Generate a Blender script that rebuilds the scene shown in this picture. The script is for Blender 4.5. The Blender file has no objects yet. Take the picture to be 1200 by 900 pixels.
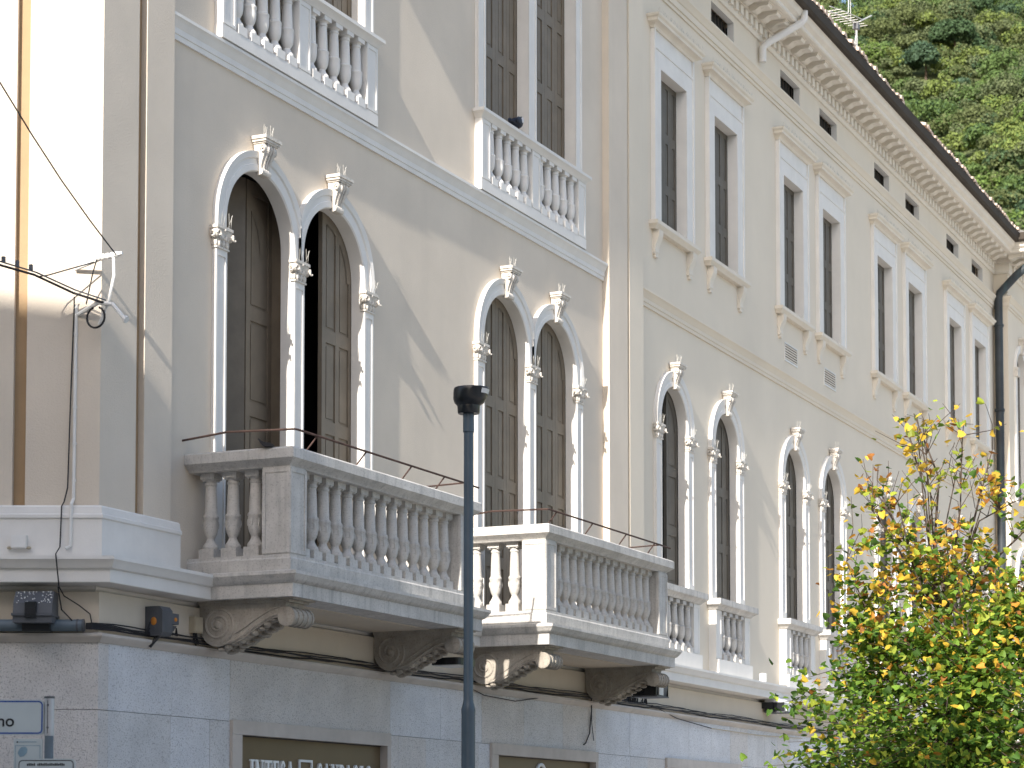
import bpy, bmesh, math, random
import numpy as np
from mathutils import Vector, Matrix
from mathutils.geometry import tessellate_polygon
C = bpy.context.scene.collection
SC = bpy.context.scene
PI = math.pi
random.seed(7); RNG = np.random.default_rng(11)

# ------------------------------------------------------------------ camera
F = 2750.0; PITCH = math.radians(3.5)
A = math.atan((1868-600)*math.cos(PITCH)/F)          # the facade runs A to the right of the view
DB = A - math.atan((1830-600)*math.cos(PITCH)/F)     # the long facade is turned by DB
CAM = Vector((0.0, -11.0, 1.6))
fw = Vector((math.cos(A)*math.cos(PITCH), math.sin(A)*math.cos(PITCH), math.sin(PITCH)))
rt = Vector((math.sin(A), -math.cos(A), 0)); up = rt.cross(fw)
cd = bpy.data.cameras.new('camera'); cam = bpy.data.objects.new('camera', cd); C.objects.link(cam)
cam.matrix_world = Matrix(((rt.x, up.x, -fw.x, CAM.x), (rt.y, up.y, -fw.y, CAM.y), (rt.z, up.z, -fw.z, CAM.z), (0, 0, 0, 1)))
cd.sensor_fit = 'HORIZONTAL'; cd.sensor_width = 36; cd.lens = F/1200*36
cd.shift_y = (817-450)/1200; cd.clip_start = 0.1; cd.clip_end = 5000
cd.dof.use_dof = True; cd.dof.focus_distance = 25.0; cd.dof.aperture_fstop = 4.5
SC.camera = cam

# ------------------------------------------------------------------ light
SUN_D = Vector((1.0, 0.068, -0.60)).normalized()     # the way the light travels
el = math.asin(-SUN_D.z); az = math.atan2(-SUN_D.x, -SUN_D.y)
w = bpy.data.worlds.new('World'); SC.world = w; w.use_nodes = True
nt = w.node_tree; bg = nt.nodes['Background']
sky = nt.nodes.new('ShaderNodeTexSky'); sky.sky_type = 'NISHITA'; sky.sun_disc = False
sky.sun_elevation = el; sky.sun_rotation = az % (2*PI); sky.air_density = 1.0; sky.dust_density = 2.0; sky.ozone_density = 1.0
nt.links.new(sky.outputs[0], bg.inputs[0]); bg.inputs[1].default_value = 0.13
sd = bpy.data.lights.new('sun', 'SUN'); sd.energy = 4.0; sd.angle = math.radians(0.53); sd.color = (1.0, 0.94, 0.86)
so = bpy.data.objects.new('sun', sd); C.objects.link(so); so.location = (-30, -10, 40)
so.rotation_euler = SUN_D.to_track_quat('-Z', 'Y').to_euler()
SC.view_settings.view_transform = 'Standard'; SC.view_settings.look = 'None'
SC.view_settings.exposure = 1.22; SC.view_settings.gamma = 1.0; SC.view_settings.use_curve_mapping = False
SC.render.resolution_x = 1024; SC.render.resolution_y = 768

# ------------------------------------------------------------------ materials
def mat(name, col, rough=0.8, var=0.1, vscale=2.0, bump=0.3, bscale=60.0, bdist=0.01, streak=0.0, spec=0.3,
        speck=0.0, metallic=0.0, stain=None, sscale=(6, 6, 0.6), edge=0.0):
    m = bpy.data.materials.new(name); m.use_nodes = True; t = m.node_tree; N = t.nodes; L = t.links
    b = N['Principled BSDF']; b.inputs['Roughness'].default_value = rough
    b.inputs['Specular IOR Level'].default_value = spec; b.inputs['Metallic'].default_value = metallic
    tc = N.new('ShaderNodeTexCoord'); co = tc.outputs['Object']
    def noise(scale, detail=5, rgh=0.6, vec=co):
        n = N.new('ShaderNodeTexNoise'); n.inputs['Scale'].default_value = scale; n.inputs['Detail'].default_value = detail
        n.inputs['Roughness'].default_value = rgh; L.new(vec, n.inputs['Vector']); return n.outputs['Fac']
    def ramp(f, a, bb):
        r = N.new('ShaderNodeMapRange'); r.inputs['From Min'].default_value = a; r.inputs['From Max'].default_value = bb; L.new(f, r.inputs['Value']); return r.outputs['Result']
    def mix(f, c1, c2):
        x = N.new('ShaderNodeMix'); x.data_type = 'RGBA'
        L.new(f, x.inputs[0])
        for s, c in ((x.inputs[6], c1), (x.inputs[7], c2)):
            if isinstance(c, tuple): s.default_value = (*c, 1)
            else: L.new(c, s)
        return x.outputs[2]
    lo = tuple(c*(1-var) for c in col); hi = tuple(min(1, c*(1+var)) for c in col)
    c = mix(ramp(noise(vscale), 0.3, 0.7), lo, hi)
    if streak:
        mp = N.new('ShaderNodeMapping'); mp.inputs['Scale'].default_value = sscale; L.new(co, mp.inputs['Vector'])
        s = noise(1.0, 4, 0.6, mp.outputs['Vector'])
        r = ramp(s, 0.5, 0.8)
        mu = N.new('ShaderNodeMath'); mu.operation = 'MULTIPLY'; mu.inputs[1].default_value = streak; L.new(r, mu.inputs[0])
        c = mix(mu.outputs[0], c, stain or tuple(x*0.35 for x in col))
    if speck:
        r = ramp(noise(bscale*0.9, 2, 0.5), 0.56, 0.66)
        mu = N.new('ShaderNodeMath'); mu.operation = 'MULTIPLY'; mu.inputs[1].default_value = speck; L.new(r, mu.inputs[0])
        c = mix(mu.outputs[0], c, tuple(x*0.3 for x in col))
    L.new(c, b.inputs['Base Color'])
    if bump:
        bp = N.new('ShaderNodeBump'); bp.inputs['Strength'].default_value = bump; bp.inputs['Distance'].default_value = bdist
        L.new(noise(bscale, 6, 0.65), bp.inputs['Height']); L.new(bp.outputs[0], b.inputs['Normal'])
    return m
def leafmat(name, col, var=0.3, trans=0.35, rough=0.5):
    m = bpy.data.materials.new(name); m.use_nodes = True; t = m.node_tree; N = t.nodes; L = t.links
    b = N['Principled BSDF']; b.inputs['Roughness'].default_value = rough; b.inputs['Specular IOR Level'].default_value = 0.25
    g = N.new('ShaderNodeNewGeometry'); h = N.new('ShaderNodeHueSaturation'); h.inputs['Color'].default_value = (*col, 1)
    r = N.new('ShaderNodeMapRange'); r.inputs['To Min'].default_value = 1-var; r.inputs['To Max'].default_value = 1+var
    L.new(g.outputs['Random Per Island'], r.inputs['Value']); L.new(r.outputs[0], h.inputs['Value'])
    L.new(h.outputs[0], b.inputs['Base Color'])
    tr = N.new('ShaderNodeBsdfTranslucent'); L.new(h.outputs[0], tr.inputs['Color'])
    mx = N.new('ShaderNodeMixShader'); mx.inputs[0].default_value = trans
    L.new(b.outputs[0], mx.inputs[1]); L.new(tr.outputs[0], mx.inputs[2])
    L.new(mx.outputs[0], N['Material Output'].inputs['Surface'])
    return m

PLASTER = mat('cream_plaster', (0.625, 0.549, 0.455), 0.9, 0.06, 0.9, 0.45, 65, 0.010, streak=0.14, sscale=(2.2, 2.2, 0.25), stain=(0.40, 0.36, 0.31))
PLASTER2 = mat('pale_cream_plaster', (0.675, 0.603, 0.495), 0.9, 0.04, 0.7, 0.3, 45, 0.008, streak=0.10, sscale=(1.6, 1.6, 0.2), stain=(0.45, 0.41, 0.36))
FRIEZE = mat('tan_plaster', (0.54, 0.475, 0.385), 0.9, 0.06, 1.2, 0.3, 45, 0.008, streak=0.15, stain=(0.42, 0.34, 0.24))
TRIM = mat('white_painted_stone', (0.70, 0.678, 0.64), 0.75, 0.05, 3, 0.25, 50, 0.006, streak=0.10, stain=(0.45, 0.43, 0.40))
CREAMTRIM = mat('cream_painted_stone', (0.68, 0.622, 0.53), 0.8, 0.05, 3, 0.2, 50, 0.006, streak=0.10, stain=(0.50, 0.45, 0.38))
CORN = mat('pale_cornice_paint', (0.70, 0.65, 0.57), 0.8, 0.05, 3, 0.2, 50, 0.006, streak=0.10, stain=(0.52, 0.46, 0.38))
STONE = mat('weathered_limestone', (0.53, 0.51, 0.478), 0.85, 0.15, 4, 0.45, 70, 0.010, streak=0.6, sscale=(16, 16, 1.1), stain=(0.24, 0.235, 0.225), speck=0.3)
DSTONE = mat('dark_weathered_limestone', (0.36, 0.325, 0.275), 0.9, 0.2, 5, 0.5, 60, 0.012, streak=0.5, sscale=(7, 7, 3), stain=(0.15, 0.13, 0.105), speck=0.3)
CARVED = mat('carved_pale_stone', (0.62, 0.58, 0.52), 0.85, 0.15, 8, 0.5, 60, 0.012, streak=0.5, sscale=(14, 14, 8), stain=(0.25, 0.22, 0.19), speck=0.3)
CLAD = [mat('hammered_stone_%s' % n, c, 0.9, 0.08, 3, 0.9, 80, 0.02, speck=0.5, streak=0.15, stain=tuple(x*0.7 for x in c))
        for n, c in (('pale', (0.69, 0.70, 0.72)), ('grey', (0.65, 0.65, 0.65)), ('warm', (0.66, 0.635, 0.61)))]
SURR = mat('stone_surround', (0.47, 0.43, 0.39), 0.8, 0.12, 3, 0.3, 60, 0.006, streak=0.25, stain=(0.3, 0.26, 0.23))
JOINT = mat('dark_mortar', (0.16, 0.16, 0.165), 0.95, 0.1)
SHUT = mat('brown_shutter_paint', (0.18, 0.148, 0.110), 0.55, 0.12, 5, 0.1, 40, 0.003, streak=0.2, stain=(0.10, 0.085, 0.065))
SHUT2 = mat('grey_brown_shutter_paint', (0.125, 0.112, 0.092), 0.6, 0.12, 5, 0.1, 40, 0.003, streak=0.2, stain=(0.08, 0.07, 0.06))
ROOM_SHADE = mat('room_shade_black', (0.02, 0.019, 0.018), 0.9, 0.1, 1, 0)  # near-black colour painted for the shade inside the rooms
OCHRE = mat('ochre_groove_paint', (0.36, 0.25, 0.145), 0.8, 0.08, 2, 0.2)
IRON = mat('rusty_iron', (0.055, 0.032, 0.026), 0.8, 0.4, 12, 0.3, 90, 0.003)
BLACK = mat('black_rubber', (0.018, 0.018, 0.02), 0.6, 0.2, 10, 0)
POLE = mat('dark_blue_green_paint', (0.045, 0.070, 0.094), 0.38, 0.12, 4, 0.05, 80, 0.002, spec=0.5)
HEAD = mat('black_lamp_paint', (0.007, 0.009, 0.012), 0.32, 0.12, 4, 0, spec=0.5)
GUTTER = mat('brown_gutter_metal', (0.062, 0.052, 0.043), 0.8, 0.15, 2, 0.1, 30, 0.004, spec=0.12)
COPPER = mat('dark_copper_pipe', (0.035, 0.042, 0.048), 0.45, 0.35, 3, 0.1, 20, 0.004, streak=0.35, stain=(0.06, 0.14, 0.16))
TILE = mat('terracotta_tile', (0.50, 0.385, 0.30), 0.85, 0.35, 5, 0.3, 40, 0.01, streak=0.4, stain=(0.62, 0.57, 0.50))
GREYMETAL = mat('grey_painted_metal', (0.085, 0.09, 0.10), 0.5, 0.15, 6, 0.1)
TUBEBLUE = mat('blue_grey_tube', (0.12, 0.155, 0.185), 0.5, 0.15, 6, 0.1)
STEEL = mat('galvanised_steel', (0.45, 0.46, 0.47), 0.45, 0.1, 8, 0.05, metallic=0.4)
WHITEPL = mat('white_plastic', (0.70, 0.69, 0.66), 0.5, 0.04, 8, 0.0)
BEIGEPL = mat('beige_plastic', (0.42, 0.36, 0.26), 0.6, 0.08, 8, 0)
SIGNW = mat('sign_white', (0.46, 0.51, 0.51), 0.45, 0.04, 5, 0)
SIGNBLUE = mat('sign_blue', (0.02, 0.07, 0.28), 0.45, 0.04, 5, 0)
SIGNBLACK = mat('sign_black', (0.015, 0.016, 0.02), 0.5, 0.04, 5, 0)
SIGNFADE = mat('sign_faded_blue', (0.20, 0.30, 0.36), 0.5, 0.1, 20, 0)
PANEL = mat('olive_brown_panel', (0.135, 0.098, 0.054), 0.45, 0.06, 2, 0.02)
LETTER = mat('white_letter', (0.72, 0.74, 0.74), 0.5, 0.03, 5, 0)
ORANGE = mat('orange_light_cover', (0.50, 0.19, 0.03), 0.4, 0.1, 10, 0)
GLASS = mat('lamp_glass', (0.60, 0.60, 0.60), 0.35, 0.1, 6, 0, spec=0.5)
SPIKE = mat('spike_wire', (0.55, 0.53, 0.48), 0.4, 0.05, 5, 0)
ROADS = mat('grey_stone_setts', (0.30, 0.285, 0.27), 0.9, 0.15, 1, 0.4, 60)
BOUNCE_PAVING = mat('pale_bounce_paving', (0.46, 0.43, 0.385), 0.85, 0.1, 1, 0.3, 20)
ASPHALT = mat('asphalt', (0.055, 0.054, 0.053), 0.9, 0.15, 1, 0.4, 60)
PAVE = mat('porphyry_paving', (0.42, 0.385, 0.345), 0.85, 0.15, 3, 0.4, 20, 0.01)
KERB = mat('granite_kerb', (0.36, 0.35, 0.34), 0.85, 0.1, 4, 0.3)
PAINT = mat('road_paint', (0.75, 0.75, 0.73), 0.7, 0.08, 4, 0.1)
BARK = mat('grey_brown_bark', (0.075, 0.055, 0.042), 0.9, 0.3, 10, 0.6, 40, 0.01)
GROUND = mat('dry_grass_soil', (0.14, 0.13, 0.065), 0.95, 0.35, 0.15, 0.2, 2, 0.2)
NEIGH = mat('grey_render', (0.40, 0.375, 0.34), 0.9, 0.08, 1, 0.2)
LEAVES = [leafmat('leaf_' + n, c, 0.3, 0.45) for n, c in (('green', (0.155, 0.265, 0.035)), ('dark_green', (0.06, 0.13, 0.022)), ('lime', (0.35, 0.41, 0.055)),
          ('yellow', (0.72, 0.48, 0.06)), ('orange', (0.66, 0.31, 0.05)), ('rust', (0.36, 0.15, 0.04)))]
WOOD = [leafmat('wood_' + n, c, 0.22, 0.3, 0.7) for n, c in (('green', (0.088, 0.141, 0.041)), ('dark', (0.054, 0.095, 0.041)), ('olive', (0.104, 0.127, 0.047)),
        ('bright', (0.119, 0.183, 0.043)), ('yellow', (0.153, 0.198, 0.051)), ('grey', (0.106, 0.131, 0.059)), ('bluegreen', (0.054, 0.095, 0.054)))]
WOODGROUND = mat('undergrowth', (0.085, 0.105, 0.04), 0.95, 0.3, 0.2, 0.2, 2, 0.2)

# ------------------------------------------------------------------ mesh helpers
class MB:
    def __init__(s): s.v = []; s.f = []; s.m = []; s.mats = []
    def mi(s, m):
        if m not in s.mats: s.mats.append(m)
        return s.mats.index(m)
    def add(s, vs, fs, m):
        o = len(s.v); s.v += [tuple(p) for p in vs]; i = s.mi(m)
        for f in fs: s.f.append(tuple(o+k for k in f)); s.m.append(i)
        return s
    def box(s, x0, x1, y0, y1, z0, z1, m):
        vs = [(x, y, z) for z in (z0, z1) for y in (y0, y1) for x in (x0, x1)]
        return s.add(vs, [(0, 2, 3, 1), (4, 5, 7, 6), (0, 1, 5, 4), (2, 6, 7, 3), (0, 4, 6, 2), (1, 3, 7, 5)], m)
    def frus(s, c, r0, r1, z0, z1, m):                       # square frustum
        x, y = c; vs = []
        for r, z in ((r0, z0), (r1, z1)): vs += [(x-r, y-r, z), (x+r, y-r, z), (x+r, y+r, z), (x-r, y+r, z)]
        return s.add(vs, [(3, 2, 1, 0), (4, 5, 6, 7)]+[(i, (i+1) % 4, 4+(i+1) % 4, 4+i) for i in range(4)], m)
    def lathe(s, c, prof, m, n=16):
        x, y, z0 = c; vs = []; fs = []
        for r, z in prof: vs += [(x+r*math.cos(2*PI*k/n), y+r*math.sin(2*PI*k/n), z0+z) for k in range(n)]
        for i in range(len(prof)-1):
            for k in range(n): fs.append((i*n+k, i*n+(k+1) % n, (i+1)*n+(k+1) % n, (i+1)*n+k))
        fs.append(tuple(range(n))[::-1]); fs.append(tuple((len(prof)-1)*n+k for k in range(n)))
        return s.add(vs, fs, m)
    def tube(s, pts, r, m, n=8):
        P = [Vector(p) for p in pts]; vs = []; fs = []
        rr = r if isinstance(r, (list, tuple)) else [r]*len(P)
        prev = None
        for i, p in enumerate(P):
            d = (P[min(i+1, len(P)-1)]-P[max(i-1, 0)]).normalized()
            if prev is None:
                a = Vector((0, 0, 1)) if abs(d.z) < 0.9 else Vector((1, 0, 0)); u = d.cross(a).normalized()
            else:
                u = (prev-d*prev.dot(d)).normalized()
            prev = u; v = d.cross(u)
            vs += [p+u*(rr[i]*math.cos(2*PI*k/n))+v*(rr[i]*math.sin(2*PI*k/n)) for k in range(n)]
        for i in range(len(P)-1):
            for k in range(n): fs.append((i*n+k, i*n+(k+1) % n, (i+1)*n+(k+1) % n, (i+1)*n+k))
        fs.append(tuple(range(n))[::-1]); fs.append(tuple((len(P)-1)*n+k for k in range(n)))
        return s.add(vs, fs, m)
    def prism_x(s, prof, x0, x1, m, flip=False):              # closed (y,z) outline extruded along x
        n = len(prof); vs = [(x0, y, z) for y, z in prof]+[(x1, y, z) for y, z in prof]
        tri = tessellate_polygon([[Vector((y, z, 0)) for y, z in prof]])
        fs = [tuple(t) for t in tri]+[tuple(n+k for k in t[::-1]) for t in tri]
        fs += [(i, (i+1) % n, n+(i+1) % n, n+i) for i in range(n)]
        return s.add(vs, fs, m)
    def prism_y(s, prof, y0, y1, m):                          # closed (x,z) outline extruded along y
        n = len(prof); vs = [(x, y0, z) for x, z in prof]+[(x, y1, z) for x, z in prof]
        tri = tessellate_polygon([[Vector((y, z, 0)) for y, z in prof]])
        fs = [tuple(t) for t in tri]+[tuple(n+k for k in t[::-1]) for t in tri]
        fs += [(i, (i+1) % n, n+(i+1) % n, n+i) for i in range(n)]
        return s.add(vs, fs, m)
    def prism_z(s, prof, z0, z1, m):
        n = len(prof); vs = [(x, y, z0) for x, y in prof]+[(x, y, z1) for x, y in prof]
        tri = tessellate_polygon([[Vector((y, z, 0)) for y, z in prof]])
        fs = [tuple(t) for t in tri]+[tuple(n+k for k in t[::-1]) for t in tri]
        fs += [(i, (i+1) % n, n+(i+1) % n, n+i) for i in range(n)]
        return s.add(vs, fs, m)
    def mould(s, path, prof, m):                               # closed (out,z) profile along a ground path, out = right-hand side
        n = len(prof); vs = []; fs = []
        P = [Vector(p) for p in path]
        for i, p in enumerate(P):
            def nrm(a, b): d = (b-a).normalized(); return Vector((d.y, -d.x))
            if i == 0: o = nrm(P[0], P[1])
            elif i == len(P)-1: o = nrm(P[-2], P[-1])
            else:
                a = nrm(P[i-1], p); b = nrm(p, P[i+1]); o = (a+b); o = o/ (o.dot(a))
            vs += [(p.x+o.x*u, p.y+o.y*u, z) for u, z in prof]
        for i in range(len(P)-1):
            for k in range(n): fs.append((i*n+k, i*n+(k+1) % n, (i+1)*n+(k+1) % n, (i+1)*n+k))
        tri = tessellate_polygon([[Vector((u, z, 0)) for u, z in prof]])
        fs += [tuple(t) for t in tri]; fs += [tuple((len(P)-1)*n+k for k in t[::-1]) for t in tri]
        return s.add(vs, fs, m)
    def ring(s, cx, zc, stilt, prof, m, xmin=-1e9, xmax=1e9, n=28):   # closed (radius,out) profile around an arch
        st = []
        for i in range(n+1):
            a = PI-PI*i/n; st.append((math.cos(a), math.sin(a), 0))
        st = [(-1, 0, -stilt)]+st+[(1, 0, -stilt)]
        k = len(prof); vs = []; fs = []
        for c, q, dz in st:
            for r, o in prof: vs.append((min(max(cx+r*c, xmin), xmax), -o, zc+r*q+dz))
        for i in range(len(st)-1):
            for j in range(k): fs.append((i*k+j, i*k+(j+1) % k, (i+1)*k+(j+1) % k, (i+1)*k+j))
        fs.append(tuple(range(k))); fs.append(tuple((len(st)-1)*k+j for j in range(k))[::-1])
        return s.add(vs, fs, m)
    def ball(s, c, r, m, nu=8, nv=6):
        rx, ry, rz = r if isinstance(r, (tuple, list)) else (r, r, r)
        vs = [(c[0], c[1], c[2]-rz)]; fs = []
        for j in range(1, nv):
            t = -PI/2+PI*j/nv
            vs += [(c[0]+rx*math.cos(t)*math.cos(2*PI*k/nu), c[1]+ry*math.cos(t)*math.sin(2*PI*k/nu), c[2]+rz*math.sin(t)) for k in range(nu)]
        vs.append((c[0], c[1], c[2]+rz)); L = len(vs)-1
        for k in range(nu): fs.append((0, 1+(k+1) % nu, 1+k))
        for j in range(nv-2):
            for k in range(nu): a = 1+j*nu; fs.append((a+k, a+(k+1) % nu, a+nu+(k+1) % nu, a+nu+k))
        for k in range(nu): a = 1+(nv-2)*nu; fs.append((a+k, a+(k+1) % nu, L))
        return s.add(vs, fs, m)
    def build(s, name, parent=None, smooth=30, loc=None, fix=True):
        me = bpy.data.meshes.new(name); me.from_pydata(s.v, [], s.f)
        for m in s.mats: me.materials.append(m)
        me.polygons.foreach_set('material_index', s.m)
        if fix:
            bm = bmesh.new(); bm.from_mesh(me); bmesh.ops.recalc_face_normals(bm, faces=bm.faces); bm.to_mesh(me); bm.free()
        if smooth:
            me.polygons.foreach_set('use_smooth', [True]*len(me.polygons)); me.set_sharp_from_angle(angle=math.radians(smooth))
        me.update()
        o = bpy.data.objects.new(name, me); C.objects.link(o)
        if parent: o.parent = parent
        if loc: o.location = loc
        return o
def tag(o, label=None, cat=None, group=None, kind=None):
    if label: o['label'] = label
    if cat: o['category'] = cat
    if group: o['group'] = group
    if kind: o['kind'] = kind
    return o
def empty(name, loc, rz=0):
    o = bpy.data.objects.new(name, None); C.objects.link(o); o.location = loc; o.rotation_euler = (0, 0, rz); o.empty_display_size = 0.3
    return o
def inst(src, parent, loc, rz=0, name=None):                    # a copy that shares its mesh
    c = src.copy(); C.objects.link(c); c.parent = parent; c.location = loc; c.rotation_euler = (0, 0, rz)
    return c
class Proto:                                                     # first use moves the original, later uses copy it
    def __init__(s, fn): s.fn = fn; s.o = None
    def put(s, parent, loc, rz=0):
        if s.o is None:
            s.o = s.fn(); s.o.parent = parent; s.o.location = loc; s.o.rotation_euler = (0, 0, rz); return s.o
        return inst(s.o, parent, loc, rz)

# ------------------------------------------------------------------ the setting
def sheet(name, x0, x1, y0, y1, z, m):
    mb = MB(); mb.add([(x0, y0, z), (x1, y0, z), (x1, y1, z), (x0, y1, z)], [(0, 1, 2, 3)], m); return tag(mb.build(name, smooth=0, fix=False), kind='structure')
sheet('ground', -900, 1500, -900, 1200, -0.05, GROUND)
sheet('road', -60, 130, -13.5, -4.4, 0.0, ROADS); sheet('square', -60, 130, -70, -13.504, 0.0, BOUNCE_PAVING)  # unseen pale paving, added to bounce sunlight up to the facade
mb = MB(); mb.box(-60, 130, -4.25, 0.3, -0.05, 0.12, PAVE); tag(mb.build('pavement', smooth=0), kind='structure')
mb = MB(); mb.box(-60, 130, -4.4, -4.253, -0.05, 0.125, KERB); tag(mb.build('kerb', smooth=0), kind='structure')
mb = MB()
for i in range(24): mb.box(-50+i*7.5, -47+i*7.5, -9.06, -8.94, 0.002, 0.006, PAINT)
tag(mb.build('road_marking', smooth=0), kind='structure')

# ------------------------------------------------------------------ shared window / balcony pieces
def baluster_mb(h, big=True):
    mb = MB(); k = h/0.75
    mb.box(-.075, .075, -.075, .075, 0, .09*k, MAT_B)
    prof = [(.068, .09), (.071, .105), (.067, .122), (.050, .145), (.038, .168), (.035, .185), (.042, .197), (.056, .225), (.063, .26), (.066, .30), (.066, .355), (.070, .362), (.070, .378), (.062, .388),
            (.056, .395), (.055, .45), (.051, .56), (.046, .645), (.053, .65), (.053, .668), (.046, .675), (.050, .69), (.068, .707)]
    mb.lathe((0, 0, 0), [(r, z*k) for r, z in prof], MAT_B, 14)
    mb.box(-.068, .068, -.068, .068, .70*k, h+.004, MAT_B)
    if big:                                                    # small carved leaves round the bulb and at the neck
        for q in range(6):
            a = q*PI/3; mb.ball((.058*math.cos(a), .058*math.sin(a), .305*k), (.017, .017, .040), MAT_B, 5, 4)
        for q in range(4):
            a = q*PI/2+PI/4; mb.ball((.064*math.cos(a), .064*math.sin(a), .70*k), (.020, .020, .018), MAT_B, 6, 4)
    return mb
MAT_B = STONE
BAL_BIG = Proto(lambda: baluster_mb(.75).build('baluster', smooth=40))
def mk(m, h):   # plainer painted baluster
    def f():
        global MAT_B
        MAT_B = m; o = baluster_mb(h, False).build('baluster', smooth=40); MAT_B = STONE; return o
    return f
BAL_UP = Proto(mk(TRIM, .69)); BAL_WIN = Proto(mk(STONE, .68))

def capital_mb():                                              # stands on z=0 (astragal), 0.2 high, back on the wall y=0; x centred
    def f(wd, dp):
        mb = MB(); m = CARVED
        mb.box(-wd/2-.012, wd/2+.012, -dp-.012, .0, 0, .016, m)
        x = wd/2
        vs = []                                                 # bell, flaring
        for z, e in ((.016, .0), (.06, .004), (.11, .014), (.155, .034)):
            vs += [(-x-e, 0, z), (-x-e, -dp-e, z), (x+e, -dp-e, z), (x+e, 0, z)]
        fs = []
        for i in range(3):
            for k in range(3): fs.append((i*4+k, i*4+k+1, i*4+5+k, i*4+4+k))
        mb.add(vs, fs, m)
        e = .028
        mb.box(-x-e, x+e, -dp-e, 0, .155, .172, m); mb.box(-x-e-.012, x+e+.012, -dp-e-.008, 0, .172, .20, m)
        for sx in (-1, 1):                                      # corner volutes
            cx = sx*(x+.020); cy = -dp-.010
            mb.ball((cx, cy, .118), (.034, .030, .034), m, 10, 8)
            mb.tube([(cx+sx*.02*math.cos(t)+sx*.006, cy-.026-.004*t, .118+.026*math.sin(t)) for t in np.linspace(0, 5.5, 12)], .009, m, 5)
            mb.tube([(cx+sx*.032, cy+.02+.024*math.cos(t), .118+.024*math.sin(t)) for t in np.linspace(0, 5.5, 12)], .009, m, 5)
        for q in (-.66, 0, .66):                                # acanthus leaves in two rows
            mb.ball((q*x, -dp-.006, .055), (.026, .018, .045), m, 6, 6)
            mb.ball((q*x, -dp-.016, .088), (.020, .014, .014), m, 6, 4)
        for q in (-.33, .33): mb.ball((q*x, -dp-.014, .105), (.022, .018, .035), m, 6, 5)
        mb.ball((0, -dp-.026, .165), (.024, .018, .02), m, 6, 5)
        for sx in (-1, 1):
            for q in (.25, .75):
                mb.ball((sx*(x+.004), -dp*q, .055), (.018, .024, .045), m, 6, 6); mb.ball((sx*(x+.012), -dp*q, .105), (.018, .018, .03), m, 6, 5)
        return mb
    return f
CAPF = capital_mb()
CAP_E = Proto(lambda: CAPF(.185, .048).build('capital', smooth=45))
CAP_R = Proto(lambda: CAPF(.205, .048).build('capital', smooth=45))

def keystone_mb():                                             # origin at foot (inner arch apex) on y=0 plane; 0.34 high
    mb = MB(); m = CARVED; h = .34
    prof = [(0, 0.0), (-.075, .0), (-.10, .02), (-.098, .045), (-.085, .055), (-.092, .085), (-.112, .13), (-.15, .19), (-.175, .225), (-.176, .252), (-.16, .272), (-.13, .278), (0, .278)]
    n = len(prof)
    vs = []
    for s in (-1, 1):
        for y, z in prof: vs.append((s*(.062+.042*z/.28), y, z))
    tri = tessellate_polygon([[Vector((y, z, 0)) for y, z in prof]])
    mb.add(vs, [tuple(t) for t in tri]+[tuple(n+k for k in t[::-1]) for t in tri]+[(i, (i+1) % n, n+(i+1) % n, n+i) for i in range(n)], m)
    for s in (-.55, .0, .55):                                   # ribs on the face
        q = [(s*(.05+.042*z/.28), y-.006, z) for y, z in prof[2:11]]
        mb.tube(q, .014, m, 6)
    mb.tube([(-.078, -.088, .028), (.078, -.088, .028)], .030, m, 10)
    for s in (-1, 1):
        X = s*.104
        mb.tube([(X, -.135+r*math.cos(t), .228+r*math.sin(t)) for t, r in zip(np.linspace(0, 9, 20), np.linspace(.042, .008, 20))], .010, m, 5)
    mb.box(-.115, .115, -.19, 0, .278, .292, m); mb.box(-.130, .130, -.205, 0, .292, .315, m); mb.box(-.142, .142, -.220, 0, .315, .345, m)
    mb.v = [(x, y*.70, z) for x, y, z in mb.v]
    return mb
KEY = Proto(lambda: keystone_mb().build('keystone', smooth=35))

def spikes_mb(n, w, h, seed):
    r = random.Random(seed); mb = MB()
    for i in range(n):
        x = -w/2+w*i/max(1, n-1); a = r.uniform(-.5, .5); b = r.uniform(-.5, .1)
        mb.tube([(x, 0, 0), (x+a*h*.7, b*h, h*r.uniform(.75, 1.05))], .0019, SPIKE, 4)
    return mb
SPK = Proto(lambda: spikes_mb(7, .16, .14, 3).build('bird_spikes', smooth=0))
SPKL = Proto(lambda: spikes_mb(90, 1.7, .09, 5).build('bird_spikes', smooth=0))

def leaf_board(mb, x0, x1, z0, z1, rails, cols, m, t=.045, back=0.0):
    """one shutter leaf in the x-z plane, front at y=back: frame of stiles and rails, sunk moulded panels"""
    mb.box(x0, x1, back+.016, back+t, z0, z1, m)                 # panel board
    st = .075; W = (x1-x0)/cols
    xs = []
    for c in range(cols+1):
        xc = x0+W*c; a = x0 if c == 0 else xc-st/2; b = x1 if c == cols else xc+st/2
        if c == 0: b = x0+st
        if c == cols: a = x1-st
        mb.box(a, b, back, back+.0155, z0, z1, m); xs.append((a, b))
    zs = [z0]+list(rails)+[z1]
    rh = .13
    for j, z in enumerate(zs):
        a, b = (z, z+rh) if j == 0 else ((z-rh, z) if j == len(zs)-1 else (z-rh/2, z+rh/2))
        for c in range(cols): mb.box(xs[c][1]+.0005, xs[c+1][0]-.0005, back+.0005, back+.0155, a, b, m)
    for j in range(len(zs)-1):                                   # raised fields inside the panels
        a = zs[j]+(rh if j == 0 else rh/2)+.03; b = zs[j+1]-(rh if j == len(zs)-2 else rh/2)-.03
        for c in range(cols):
            xa = xs[c][1]+.028; xb = xs[c+1][0]-.028
            if xb-xa > .03 and b-a > .05: mb.box(xa, xb, back+.008, back+.0165, a, b, m)

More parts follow.
